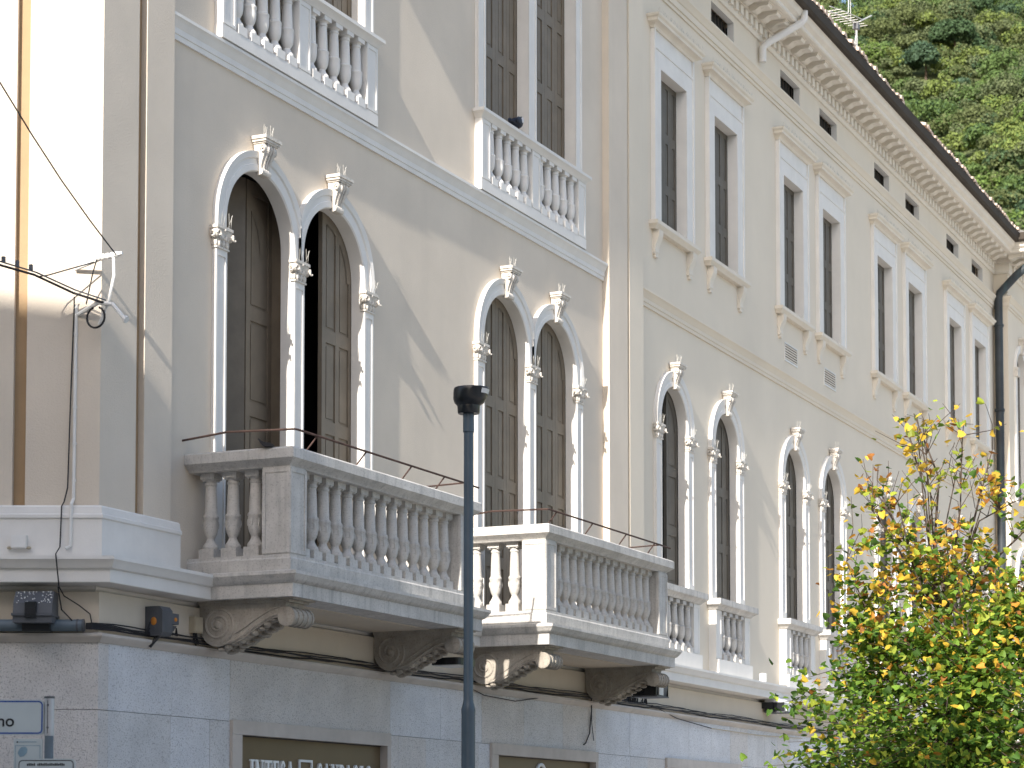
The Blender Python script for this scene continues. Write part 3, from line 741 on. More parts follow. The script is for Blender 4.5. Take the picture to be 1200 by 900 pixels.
ORD = ['first', 'second', 'third', 'fourth', 'fifth', 'sixth', 'seventh', 'eighth']
for k, s in enumerate(SC8):
    arched_window(br, [s], .51, .21, '%s narrow arched window right of the seam' % ORD[k], [('narrow' if k == 0 else 'closed')], 4.95, cap=CAP_R, shut=SHUT2)
    # little balustrade in front of the opening
    bb = MB(); x0, x1 = s-.745, s+.745
    bb.box(x0, x1, -.15, 0, 3.885, 4.10, TRIM)
    for x in (x0+.12, x1-.12):
        bb.box(x-.115, x+.115, -.105, 0, 4.099, 4.80, TRIM)
        for a, b, c, d in ((-.115, -.085, 4.12, 4.78), (.085, .115, 4.12, 4.78), (-.085, .085, 4.74, 4.78), (-.085, .085, 4.12, 4.15)): bb.box(x+a, x+b, -.112, -.104, c, d, TRIM)
    bb.mould([(x0+.02, -.002), (x0+.02, -.10), (x1-.02, -.10), (x1-.02, -.002)], [(-.06, 4.79), (.03, 4.79), (.045, 4.81), (.08, 4.84), (.105, 4.85), (.11, 4.86), (.11, 4.935), (-.06, 4.95)], STONE)
    bo = bb.build('window_balustrade', br, smooth=25)
    a, b = x0+.235, x1-.235
    for i in range(4): BAL_WIN.put(bo, (a+(b-a)*(i+.5)/4, -.05, 4.10))
    # upper window
    u = MB(); z0, z1 = 9.72, 11.80
    for sg in (-1, 1):
        xa, xb = sorted((s+sg*.50, s+sg*.765)); u.box(xa, xb, -.045, .108, z0, z1, TRIM)
        xa, xb = sorted((s+sg*.735, s+sg*.775)); u.box(xa, xb, -.062, .0, z0, 12.30, TRIM)
    u.box(s-.735, s+.735, -.0445, .108, z1+.001, 12.06, TRIM); u.box(s-.735, s+.735, -.056, -.043, 12.03, 12.06, TRIM)
    u.box(s-.735, s+.735, -.035, .0, 12.061, 12.30, TRIM)
    u.build
    win = u.build('tall_window', br, smooth=25); tag(win, '%s tall window of the upper row right of the seam' % ORD[k])
    hd = MB(); hd.mould([(s-.80, -.001), (s-.80, -.06), (s+.80, -.06), (s+.80, -.001)], [(-.06, 12.28), (.0, 12.28), (.015, 12.31), (.05, 12.335), (.085, 12.345), (.09, 12.38), (.115, 12.40), (.125, 12.43), (-.06, 12.45)], CREAMTRIM)
    hd.build('window_hood', win, smooth=25)
    SPKL.put(win, (s+.05, -.12, 12.44))
    sl = MB(); sl.mould([(s-.80, -.001), (s-.80, -.06), (s+.80, -.06), (s+.80, -.001)], [(-.06, 9.595), (.015, 9.595), (.03, 9.62), (.06, 9.645), (.065, 9.65), (.065, 9.70), (-.06, 9.715)], CREAMTRIM)
    for sg in (-.66, .66):
        sl.prism_x([(0, 9.28), (-.03, 9.28), (-.045, 9.31), (-.04, 9.36), (-.055, 9.42), (-.085, 9.48), (-.10, 9.53), (-.10, 9.594), (0, 9.594)], s+sg-.075, s+sg+.075, CREAMTRIM)
        sl.box(s+sg-.05, s+sg+.05, -.04, 0, 9.24, 9.279, CREAMTRIM)
    sl.build('window_sill', win, smooth=25)
    for a, b in ((s-.52, s-.262), (s-.258, s-.002), (s+.002, s+.258), (s+.262, s+.52)):
        q = MB(); leaf_board(q, a, b, 9.66, 11.86, [10.35, 11.05], 1, SHUT2, back=.112); q.build('shutter', win, smooth=0)
    at = MB()
    for i in range(7): x = s-.45+.15*i; at.box(x-.010, x+.010, .11, .124, 13.101, 13.459, GUTTER)
    at.box(s-.52, s+.52, .16, .18, 13.08, 13.5, ROOM_SHADE); at.build('attic_grille', br, smooth=0)  # near-black sheet gives the shade behind the bars
for a in (6.85, 8.96):
    v = MB(); v.box(a, a+.66, -.012, 0, 8.945, 8.975, WHITEPL); v.box(a, a+.66, -.012, 0, 9.215, 9.235, WHITEPL)
    v.box(a, a+.012, -.0118, 0, 8.9755, 9.2145, WHITEPL); v.box(a+.648, a+.66, -.0118, 0, 8.9755, 9.2145, WHITEPL)
    v.box(a+.0125, a+.6475, -.001, .004, 8.976, 9.2145, BARK)
    for i in range(6): z = 8.985+.039*i; v.box(a+.0125, a+.6475, -.0115, -.002, z, z+.020, CREAMTRIM)
    v.build('air_vent', br, smooth=0)
# windows of the end wing
for k, s in enumerate(W3):
    fr = MB(); R = .45; zc = 11.60
    for sg in (-1, 1):
        xa, xb = sorted((s+sg*R, s+sg*(R+.17))); fr.box(xa, xb, -.04, .108, 8.6, zc, TRIM)
        fr.box(xa-.03, xb+.03, -.09, 0, zc-.14, zc+.05, CARVED)
    fr.ring(s, zc, 0, [(R, -.108), (R, .03), (R+.06, .04), (R+.17, .055), (R+.17, 0)], TRIM)
    o = fr.build('arched_window', br, loc=(0, -STEP, 0), smooth=25)
    KEY.put(o, (s, -.005, zc+R-.03))
    q = MB(); leaf_board(q, s-R-.02, s+R+.02, 8.55, zc+R+.05, [9.4, 10.3, 11.1], 2, SHUT2, back=.114); q.build('shutter', o, smooth=0)
    arched_window(br, [s], .51, .21, None, ['closed'], 4.95, cap=CAP_R, shut=SHUT2).location = (0, -STEP, 0)

# ================================================================== BANK SIGN (lettering built from strokes)
def glyph(ch):
    """flat serif capitals as boxes, bars and arcs on a 0..1 high grid: returns polygons, width"""
    T, t = .17, .075; P = []
    def bar(x0, z0, x1, z1, wd): P.append([(x0, z0), (x0+wd, z0), (x1+wd, z1), (x1, z1)])
    def rect(a, b, c, d): P.append([(a, c), (b, c), (b, d), (a, d)])
    def serif(x, z, w_=.34): rect(x-w_/2, x+w_/2, z, z+.05)
    def arc(cx, cz, rx, rz, a0, a1, wd, n=14, wd2=None):
        wd2 = wd if wd2 is None else wd2; pr = []
        for i in range(n+1):
            a = math.radians(a0+(a1-a0)*i/n); k = abs(math.cos(a)); e = wd2+(wd-wd2)*k
            pr.append(((cx+rx*math.cos(a), cz+rz*math.sin(a)), (cx+(rx-e)*math.cos(a), cz+(rz-e)*math.sin(a))))
        for i in range(n): P.append([pr[i][0], pr[i+1][0], pr[i+1][1], pr[i][1]])
    if ch == 'I': rect(.09, .09+T, 0, 1); serif(.175, 0); serif(.175, .95); return P, .35
    if ch == 'N': rect(.10, .10+t, 0, 1); rect(.62, .62+t, 0, 1); bar(.62-T, 0, .10, 1, T+.03) if False else P.append([(.08, 1), (.08+T+.03, 1), (.695, 0), (.62-.06, 0)]); serif(.14, 0, .28); serif(.1, .95, .24); serif(.66, .95, .28); return P, .80
    if ch == 'T': rect(.26, .26+T, 0, 1); rect(.02, .67, .93, 1); rect(.02, .07, .76, .93); rect(.62, .67, .76, .93); serif(.345, 0); return P, .69
    if ch == 'E': rect(.09, .09+T, 0, 1); rect(.02, .54, .94, 1); rect(.02, .57, 0, .06); rect(.26, .44, .48, .54); rect(.49, .54, .80, .94); rect(.52, .57, .06, .22); return P, .60
    if ch == 'S':
        arc(.27, .735, .24, .275, 30, 270, .15, 14, .07); arc(.27, .265, .26, .275, 90, -150, .16, 14, .07); return P, .56
    if ch == 'A': P.append([(.30, 1), (.42, 1), (.72, 0), (.53, 0)]); P.append([(.30, 1), (.36, 1), (.13, 0), (.055, 0)]); rect(.17, .52, .28, .35); serif(.1, 0, .24); serif(.62, 0, .28); return P, .74
    if ch == 'P': rect(.09, .09+T, 0, 1); arc(.30, .735, .27, .265, 90, -90, .15, 14, .065); rect(.02, .30, .935, 1); rect(.2, .30, .47, .535); serif(.175, 0); return P, .60
    if ch == 'O': arc(.37, .5, .35, .515, 0, 360, .16, 28, .06); return P, .75
    if ch == 'L': rect(.09, .09+T, 0, 1); serif(.175, .95); rect(.02, .56, 0, .06); rect(.51, .56, .06, .24); return P, .58
    return P, .3
def word(mb, text, x0, x1, z0, h, y, m, side=None):
    gl = [glyph(c) for c in text]; tot = sum(w_+.05 for _, w_ in gl)-.05; k = (x1-x0)/tot; x = x0
    d = 0
    for polys, w_ in gl:
        for p in polys:
            n = len(p); yy = y-.0004*(d % 9); d += 1
            vs = [(x+a*k, yy-.018, z0+b*h) for a, b in p]+[(x+a*k, y, z0+b*h) for a, b in p]
            mb.add(vs, [tuple(range(n))]+[(i, (i+1) % n, n+(i+1) % n, n+i) for i in range(n)], m)
        x += (w_+.05)*k
sg = empty('bank_sign', (19.32, -.03, 2.1)); tag(sg, 'olive brown sign with white serif capitals and square arch emblem under the left balcony', 'sign')
mb = MB(); mb.box(17.905, 20.66, -.05, .015, 1.62, 2.53, PANEL); o = mb.build('sign_panel', sg, smooth=0)
mb = MB()
for a, b, c, d in ((17.90, 20.665, 2.531, 2.539), (17.892, 17.904, 1.62, 2.539), (20.661, 20.673, 1.62, 2.539)): mb.box(a, b, -.062, .01, c, d, SIGNBLACK)
mb.build('sign_frame', sg, smooth=0)
mb = MB(); word(mb, 'INTESA', 18.14, 18.93, 1.985, .345, -.052, LETTER); mb.build('lettering', sg, smooth=0, fix=False)
mb = MB(); word(mb, 'SANPAOLO', 19.36, 20.46, 1.985, .345, -.052, LETTER); mb.build('lettering', sg, smooth=0, fix=False)
mb = MB()
a, b, c, d = 19.02, 19.27, 1.985, 2.355; e_ = .022
for q in ((a, b, d-e_, d), (a, b, c, c+e_), (a, a+e_, c+e_, d-e_), (b-e_, b, c+e_, d-e_)): mb.box(q[0], q[1], -.068, -.051, q[2], q[3], LETTER)
for i in range(5): mb.box(a+.035+i*.037, a+.060+i*.037, -.067, -.051, 2.185, 2.197, LETTER)
for i in range(3):
    x = a+.064+i*.061
    mb.tube([(x-.024, -.06, 2.02), (x-.024, -.06, 2.12)]+[(x+.024*math.cos(t), -.06, 2.12+.03*math.sin(t)) for t in np.linspace(PI, 0, 8)]+[(x+.024, -.06, 2.02)], .006, LETTER, 5)
mb.build('emblem', sg, smooth=0)
for ch in sg.children: ch.location = (-19.32, .03, -2.1)
s2 = empty('fascia_sign', (24.62, -.03, 2.1)); tag(s2, 'plain olive brown sign panel in the stone surround under the right balcony', 'sign')
mb = MB(); mb.box(23.275, 26.03, -.05, .015, 1.62, 2.53, PANEL); mb.build('sign_panel', s2, smooth=0, loc=(-24.62, .03, -2.1))
mb = MB()
for a, b, c, d in ((23.27, 26.035, 2.531, 2.539), (23.262, 23.274, 1.62, 2.539), (26.031, 26.043, 1.62, 2.539)): mb.box(a, b, -.062, .01, c, d, SIGNBLACK)
mb.build('sign_frame', s2, smooth=0, loc=(-24.62, .03, -2.1))
mb = MB(); mb.tube([(24.56+.13*math.cos(t), -.06, 2.34+.13*math.sin(t)) for t in np.linspace(0, PI, 14)], .022, LETTER, 6); mb.build('emblem', s2, loc=(-24.62, .03, -2.1))

# ================================================================== STREET LAMP
lp = empty('street_lamp', (17.08, -2.75, .12)); tag(lp, 'dark blue street lamp post with dish shaped head', 'street lamp')
mb = MB(); mb.lathe((0, 0, 0), [(.15, 0), (.15, .03), (.075, .05), (.058, .12), (.056, 2.50), (.058, 2.52), (.058, 2.54), (.043, 2.60), (.040, 2.62), (.039, 4.83)], POLE, 24); mb.build('pole', lp, smooth=40)
mb = MB(); mb.lathe((0, 0, 4.80), [(.0395, 0), (.046, .004), (.046, .165), (.038, .17)], POLE, 24); mb.build('collar', lp, smooth=40)
mb = MB()
sec = [(.085, .0, 4.955), (.09, .0, 4.965), (.093, .0, 5.02), (.098, .0, 5.025), (.122, .004, 5.045), (.136, .008, 5.08), (.142, .014, 5.13), (.146, .020, 5.158), (.142, .020, 5.166)]
vs = []; n = 28
for rr_, sh, z in sec:
    for k in range(n):
        a = 2*PI*k/n; x = rr_*math.cos(a); y = rr_*math.sin(a)
        vs.append((x+sh*.418*1.2, y-sh*.908*1.2, z))
fs = [(i*n+k, i*n+(k+1) % n, (i+1)*n+(k+1) % n, (i+1)*n+k) for i in range(len(sec)-1) for k in range(n)]
fs += [tuple(range(n))[::-1], tuple((len(sec)-1)*n+k for k in range(n))]
mb.add(vs, fs, HEAD); hd = mb.build('lamp_head', lp, smooth=35)
mb = MB()
pts = []
for k in range(9):
    a = math.radians(-118+9*k)
    pts.append((a,))
vs = []
for (a,) in pts:
    for rr_, sh, z in ((.1435, .013, 5.112), (.1475, .018, 5.150)): vs.append((rr_*math.cos(a)+sh*.418*1.2, rr_*math.sin(a)-sh*.908*1.2, z))
mb.add(vs, [(2*i, 2*i+2, 2*i+3, 2*i+1) for i in range(8)], GLASS); mb.build('lamp_lens', hd, fix=False)

# ================================================================== SIGN POST on the corner pavement
sp = empty('sign_post', (12.87, -1.69, .12), math.atan2(rt.y, rt.x)); tag(sp, 'grey sign post carrying a street name plate and two small notices', 'sign post')
mb = MB(); mb.tube([(0, 0, 0), (0, 0, 2.18)], .030, TUBEBLUE, 16); mb.build('post', sp, smooth=50)
mb = MB(); mb.tube([(0, 0, 2.175), (0, 0, 2.425)], .033, STEEL, 16)
for z in (2.23, 2.38): mb.ball((-.004, -.034, z), .008, GREYMETAL, 6, 5)
mb.box(-.0075, -.0025, -.0345, -.030, 2.19, 2.41, GREYMETAL); mb.tube([(0, 0, 2.424), (0, 0, 2.438)], .036, GREYMETAL, 16); mb.build('clamp_sleeve', sp, smooth=50)
def rounded(x0, x1, z0, z1, r, n=5):
    p = []
    for cx_, cz, a0 in ((x1-r, z0+r, -90), (x1-r, z1-r, 0), (x0+r, z1-r, 90), (x0+r, z0+r, 180)):
        for i in range(n+1): a = math.radians(a0+90*i/n); p.append((cx_+r*math.cos(a), cz+r*math.sin(a)))
    return p
def border(mb, x0, x1, z0, z1, r, wd, y, m):
    a = rounded(x0, x1, z0, z1, r); b = rounded(x0+wd, x1-wd, z0+wd, z1-wd, max(.002, r-wd)); n = len(a)
    mb.add([(x, y, z) for x, z in a]+[(x, y, z) for x, z in b], [(i, (i+1) % n, n+(i+1) % n, n+i) for i in range(n)], m)
def text_mesh(name, body, size, loc, m, parent, bold=.0):
    c = bpy.data.curves.new(name, 'FONT'); c.body = body; c.size = size; c.extrude = .001; c.offset = bold
    o = bpy.data.objects.new(name, c); C.objects.link(o); dg = bpy.context.evaluated_depsgraph_get()
    me = bpy.data.meshes.new_from_object(o.evaluated_get(dg)); bpy.data.objects.remove(o)
    me.materials.clear(); me.materials.append(m); n = bpy.data.objects.new(name, me); C.objects.link(n)
    n.parent = parent; n.location = loc; n.rotation_euler = (PI/2, 0, 0); return n
mb = MB(); mb.prism_y(rounded(-1.0, -.034, 2.181, 2.415, .03), -.018, .018, SIGNW); border(mb, -.995, -.040, 2.188, 2.408, .03, .0095, -.0195, SIGNBLUE); pl = mb.build('name_plate', sp, smooth=0)
text_mesh('plate_lettering', 'no', .112, (-.345, -.0195, 2.238), SIGNBLACK, pl, .0015)
mb = MB(); mb.prism_y(rounded(-.232, -.042, 1.84, 2.156, .008), -.012, .006, SIGNW); border(mb, -.222, -.055, 1.85, 2.112, .004, .004, -.0135, SIGNFADE)
mb.prism_y([(-.205, 2.06), (-.19, 2.035), (-.165, 2.04), (-.145, 2.06), (-.14, 2.085), (-.15, 2.102), (-.18, 2.10), (-.195, 2.085)], -.0145, -.012, SIGNFADE)
mb.box(-.215, -.08, -.0145, -.012, 2.132, 2.137, SIGNFADE); mb.ball((-.208, -.012, 2.134), .006, SIGNBLACK, 6, 4)
nt1 = mb.build('notice', sp, smooth=0)
mb = MB(); mb.prism_y(rounded(-.20, .185, 1.70, 2.022, .03), -.05, -.035, SIGNW); border(mb, -.19, .175, 1.71, 2.013, .026, .006, -.0515, SIGNBLACK)
for i in range(22):
    if i not in (5,): mb.box(-.135+i*.0115, -.1265+i*.0115, -.0515, -.050, 1.975, 1.975+.018*(1 if i % 3 else .8), SIGNBLACK)
mb.box(-.12, .11, -.0515, -.050, 1.93, 1.945, SIGNBLACK); mb.build('notice', sp, smooth=0)

# ================================================================== THINGS FIXED TO THE WALLS
def lpt(t, d, z): x, y = left_pt(t, d); return (x, y, z)
# projector on a tube, side wall
ax = math.atan2(-TL.y, -TL.x)
pj = empty('wall_projector', lpt(.42, .20, 3.33), ax); tag(pj, 'dark grey projector box speckled white on a blue grey tube by the corner', 'floodlight')
mb = MB(); mb.prism_x([(-.17, -.0), (.14, 0), (.14, .10), (.10, .26), (-.06, .26), (-.15, .16), (-.17, .06)], -.155, .155, GREYMETAL); mb.build('housing', pj, smooth=0)
mb = MB(); mb.box(-.165, .165, -.185, .15, .055, .075, GREYMETAL); mb.build('seam', pj, smooth=0)
mb = MB(); mb.box(-.055, .035, -.196, -.15, .04, .165, HEAD); mb.box(-.045, .025, -.20, -.195, .065, .11, BLACK); mb.build('lens', pj, smooth=0)
mb = MB(); r_ = random.Random(5)
for i in range(46):
    t = r_.random(); mb.ball((r_.uniform(-.14, .14), -.15+.09*t-.002, .16+.10*t), (.004+.004*r_.random(),)*3, WHITEPL, 5, 3)
mb.build('droppings', pj, smooth=0)
mb = MB(); mb.box(-.10, .12, -.07, .07, -.06, 0, HEAD); mb.build('bracket', pj, smooth=0)
tb = MB(); tb.tube([lpt(.045, .175, 3.325), lpt(3.5, .175, 3.325)], .048, TUBEBLUE, 16); tb.tube([lpt(.04, .175, 3.325), lpt(.055, .175, 3.325)], .052, GREYMETAL, 16); tb.tube([lpt(.085, .175, 3.325), lpt(.10, .175, 3.325)], .051, GREYMETAL, 16)
tag(tb.build('mounting_tube', smooth=50), 'blue grey horizontal tube under the projector box on the side wall', 'tube')
jb = empty('junction_box', lpt(.575, .15, 3.94), ax); tag(jb, 'small white junction box on the ledge of the side wall', 'junction box')
mb = MB(); mb.box(-.062, .062, -.03, .02, .01, .115, WHITEPL); mb.box(-.055, .055, -.036, -.03, .018, .107, WHITEPL); mb.build('cover', jb, smooth=0)
mb = MB()
for s in (-1, 1): mb.ball((s*.078, -.01, .012), (.022, .02, .014), BEIGEPL, 6, 4)
mb.build('foot', jb)
cbx = empty('wall_camera', (16.47, -.10, 3.41)); tag(cbx, 'dark grey sensor box with two orange covers on the frieze beside the corner', 'camera')
mb = MB(); mb.prism_x([(0, -.11), (-.15, -.11), (-.17, -.08), (-.17, .10), (-.14, .135), (0, .135)], -.085, .07, GREYMETAL); mb.build('housing', cbx, smooth=0)
mb = MB(); mb.box(.0705, .165, -.17, -.05, -.005, .085, GREYMETAL); mb.prism_x([(-.05, -.016), (-.16, -.016), (-.13, -.055), (-.06, -.06)], .09, .15, GREYMETAL); mb.build('side_unit', cbx, smooth=0)
mb = MB(); mb.ball((-.086, -.085, .01), (.008, .03, .035), ORANGE, 8, 6); mb.ball((.115, -.171, .035), (.022, .008, .018), ORANGE, 8, 6); mb.build('orange_cover', cbx)
mb = MB(); mb.tube([(-.02, -.09, -.11), (-.05, -.06, -.16), (-.06, -.03, -.20)], .018, HEAD, 8); mb.build('arm', cbx)
bx = empty('beige_box', (17.12, -.10, 3.38)); tag(bx, 'small beige junction box on the frieze left of the first scroll bracket', 'junction box')
mb = MB(); mb.box(-.065, .065, -.06, 0, 0, .14, BEIGEPL); mb.box(-.055, .055, -.066, -.06, .01, .13, BEIGEPL); mb.build('cover', bx, smooth=0)
mb = MB(); mb.tube([(0, -.03, 0), (.01, -.03, -.04), (.05, -.025, -.09)], .012, BLACK, 6); mb.tube([(-.03, -.03, 0), (-.02, -.025, -.06), (.02, -.02, -.10)], .010, BLACK, 6); mb.build('cable_tail', bx)
def flood(loc, rz, label, boxy):
    e = empty('floodlight', loc, rz); tag(e, label, 'floodlight')
    if boxy:
        mb = MB(); mb.prism_x([(0, -.10), (-.28, -.10), (-.30, .02), (-.16, .12), (0, .10)], -.19, .19, GLASS if boxy == 2 else GREYMETAL); mb.build('housing', e, smooth=0)
        mb = MB(); mb.box(-.20, .20, -.31, .005, -.118, -.102, GREYMETAL); mb.box(-.205, -.192, -.30, 0, -.10, .03, HEAD); mb.box(.192, .205, -.30, 0, -.10, .05, HEAD); mb.build('frame', e, smooth=0)
        mb = MB(); mb.box(-.12, .02, -.309, -.295, -.095, -.0, LETTER if boxy == 2 else WHITEPL); mb.build('reflector', e, smooth=0)
        mb = MB(); mb.box(-.24, -.206, -.14, .10, -.06, .03, HEAD); mb.build('yoke', e, smooth=0)
    else:
        mb = MB(); mb.prism_z(rounded(-.20, .20, -.16, .16, .05), -.035, .035, HEAD); mb.box(-.17, .17, -.13, .13, -.042, -.035, WHITEPL); mb.build('housing', e, smooth=30)
        mb = MB(); mb.tube([(0, .14, .0), (0, .25, .02), (0, .60, .02)], .016, HEAD, 8); mb.build('arm', e)
    return e
flood((20.90, -.74, 3.37), 0, 'flat black floodlight under the right end of the left balcony', 0)
flood((26.20, -.62, 3.43), 0, 'grey floodlight box behind the last scroll bracket of the right balcony', 1)
P_ = Vector((27.2, 0, 0)); Rz = Matrix.Rotation(DB, 3, 'Z')
def rw(s, y, z): v = Rz @ Vector((s, y, z))+P_; return (v.x, v.y, v.z)
flood(rw(5.55, -.13, 3.58), DB, 'clear fronted floodlight on the pale frieze under the third and fourth windows', 2)
mb = MB(); mb.lathe(rw(4.86, -.27, 3.87), [(.05, 0), (.055, .02), (.055, .12), (.045, .13)], WHITEPL, 14); tag(mb.build('vent_stub'), 'small white cylinder standing on the ledge left of the third window', 'vent')
# cables
r_ = random.Random(8); mb = MB()
for q in range(5):
    pts = []
    for i in range(120):
        x = 15.95+i*.166; s = (x-27.2)
        y = -.135-.012*(q % 2)+r_.uniform(-.006, .006); z = 3.292+.012*q+.010*math.sin(i*.35+q*1.7)+r_.uniform(-.005, .005)
        pts.append((x, y, z) if s < 0 else rw(s, y, z))
    pts[0] = lpt(.03, .165, 3.30+.01*q); pts.insert(1, lpt(-.02, .165, 3.30+.011*q)); pts.insert(2, (15.85, -.15, 3.30+.012*q))
    mb.tube(pts, .006 if q else .008, BLACK, 5)
for c_, n_ in ((16.45, 3), (16.75, 3), (26.9, 14), (27.3, 10)):
    for i in range(n_):
        x = c_+r_.uniform(-.4, .4)*(1 if n_ > 5 else .3); mb.tube([(x, -.14, 3.33), (x+r_.uniform(-.05, .05), -.15, 3.38+r_.uniform(0, .05)), (x+r_.uniform(-.08, .08), -.14, 3.33)], .007, BLACK, 4)
tag(mb.build('cable_bundle'), 'bundle of black cables lying along the base moulding under both balconies', 'cables')
mb = MB(); mb.tube([(25.87, -.14, 3.30), (25.90, -.13, 3.16), (25.88, -.12, 3.0), (25.86, -.12, 2.88), (25.74, -.12, 2.76), (25.68, -.12, 2.74)], .008, BLACK, 5)
mb.tube([(25.87, -.14, 3.30), (25.93, -.12, 3.0), (25.99, -.12, 2.80)], .005, BLACK, 5)
tag(mb.build('hanging_cable'), 'loose black cable hanging over the stone below the right balcony', 'cable')
mb = MB(); mb.tube([(22.3, -.13, 3.27), (22.9, -.13, 3.17), (23.7, -.13, 3.15), (24.5, -.13, 3.24)], .006, BLACK, 5)
tag(mb.build('slack_cable'), 'thin slack cable drooping under the bundle between the two balconies', 'cable')
mb = MB(); mb.tube([rw(.6, -.17, 3.32), rw(1.6, -.14, 3.20), rw(3.0, -.13, 3.13)], .007, BLACK, 5); mb.tube([rw(3.0, -.13, 3.13), rw(5.0, -.13, 3.12), rw(7.2, -.13, 3.16)], .007, BEIGEPL, 5)
tag(mb.build('sagging_wire'), 'sagging wire turning yellowish along the stone right of the seam', 'wire')
mb = MB(); mb.tube([lpt(.155, .15, 6.0), lpt(.165, .10, 5.93), lpt(.185, .10, 5.2), lpt(.20, .105, 4.45), lpt(.225, .12, 4.33), lpt(.235, .165, 4.29), lpt(.245, .165, 3.96), lpt(.24, .36, 3.88), lpt(.23, .37, 3.80), lpt(.22, .31, 3.62), lpt(.20, .20, 3.56), lpt(.09, .15, 3.49), lpt(.0, .15, 3.42), lpt(-.02, .15, 3.32)], .0055, BLACK, 6)
mb.tube([lpt(.23, .30, 3.62), lpt(.22, .2, 3.45), lpt(.13, .22, 3.36)], .006, BLACK, 5); tag(mb.build('wall_cable'), 'black cable running down the side wall and over the ledge by the corner', 'cable')
mb = MB(); mb.tube([lpt(.15, .09, 5.95), lpt(.155, .09, 4.36), lpt(.16, .15, 4.31), lpt(.165, .15, 3.97), lpt(.20, .165, 3.95)], .014, WHITEPL, 8)
for z in (5.7, 5.4, 5.1, 4.8, 4.5): mb.lathe(lpt(.152, .09, z), [(.018, 0), (.018, .02)], WHITEPL, 8)
tag(mb.build('conduit'), 'thin white conduit beside the black cable on the side wall', 'conduit')
# wire bracket at the corner and overhead lines
wbk = empty('wire_bracket', (15.62, -.10, 6.1)); tag(wbk, 'white insulator bracket holding overhead wires at the corner pilaster', 'bracket')
O_ = Vector((15.62, -.10, 6.1))
mb = MB()
mb.tube([Vector(lpt(.16, .10, 6.24))-O_, Vector((15.62, -.16, 6.30))-O_, Vector((15.66, -.33, 6.335))-O_], .016, WHITEPL, 8)
for k in range(5): mb.ball(Vector((15.61+.012*k, -.14-.035*k, 6.305+.006*k))-O_, .026, WHITEPL, 8, 6)
mb.tube([Vector(lpt(.13, .09, 5.87))-O_, Vector((15.58, -.16, 5.93))-O_, Vector((15.58, -.30, 5.90))-O_, Vector((15.57, -.42, 5.77))-O_], .018, WHITEPL, 8)
mb.tube([Vector((15.64, -.26, 6.30))-O_, Vector((15.62, -.28, 6.15))-O_, Vector((15.60, -.24, 5.92))-O_, Vector((15.62, -.14, 5.76))-O_], .012, WHITEPL, 8)
mb.tube([Vector((15.57, -.42, 5.77))-O_, Vector((15.57, -.44, 5.76))-O_], .03, WHITEPL, 8)
mb.build('arm', wbk)
mb = MB(); mb.tube([Vector((15.575, -.14, 5.90))-O_+Vector((0, .085*math.sin(t), -.09+.085*math.cos(t))) for t in np.linspace(.3, 5.9, 18)], .009, BLACK, 6); mb.tube([Vector((15.60, -.13, 6.30))-O_, Vector((15.585, -.10, 6.18))-O_, Vector(lpt(.06, .14, 5.94))-O_], .006, BLACK, 5)
mb.build('wire_loop', wbk)
mb = MB(); A0 = Vector((15.60, -.31, 6.31)); D0 = Vector((13.407, -.81, 6.996))-A0
mb.tube([A0+D0*t+Vector((0, 0, -.05*math.sin(PI*min(t, 1)))) for t in (0, .25, .5, .75, 1, 1.6, 2.4)], .0062, BLACK, 5); tag(mb.build('overhead_wire'), 'thin single wire sloping up left from the corner bracket', 'wire')
mb = MB(); B0 = [Vector((15.57, -.22, 5.92)), Vector((15.50, .03, 6.01)), Vector((15.16, .164, 6.096)), Vector((14.80, .226, 6.10))]
D0 = (B0[3]-B0[2]).normalized(); B0 += [B0[3]+D0*.8+Vector((0, 0, .03)), B0[3]+D0*4+Vector((0, 0, .3))]
mb.tube(B0, .010, BLACK, 7); mb.tube([p+Vector((.01, -.01, .022+.004*(i % 2))) for i, p in enumerate(B0)], .007, GREYMETAL, 6)
for i, t in enumerate((.1, .5, .9)):
    p = B0[2].lerp(B0[3], t)+Vector((0, 0, .03)); mb.box(p.x-.012, p.x+.012, p.y-.012, p.y+.012, p.z, p.z+.045, GREYMETAL)
tag(mb.build('overhead_cable'), 'thick twisted overhead cable reaching the corner bracket from the left', 'cable')
mb = MB(); mb.tube([Vector((15.68, -.15, 6.31)), Vector(lpt(.33, .35, 6.13)), Vector(lpt(.40, .42, 6.10))], .006, BLACK, 5); tag(mb.build('stay_wire'), 'short stay wire between bracket and overhead cable', 'wire')

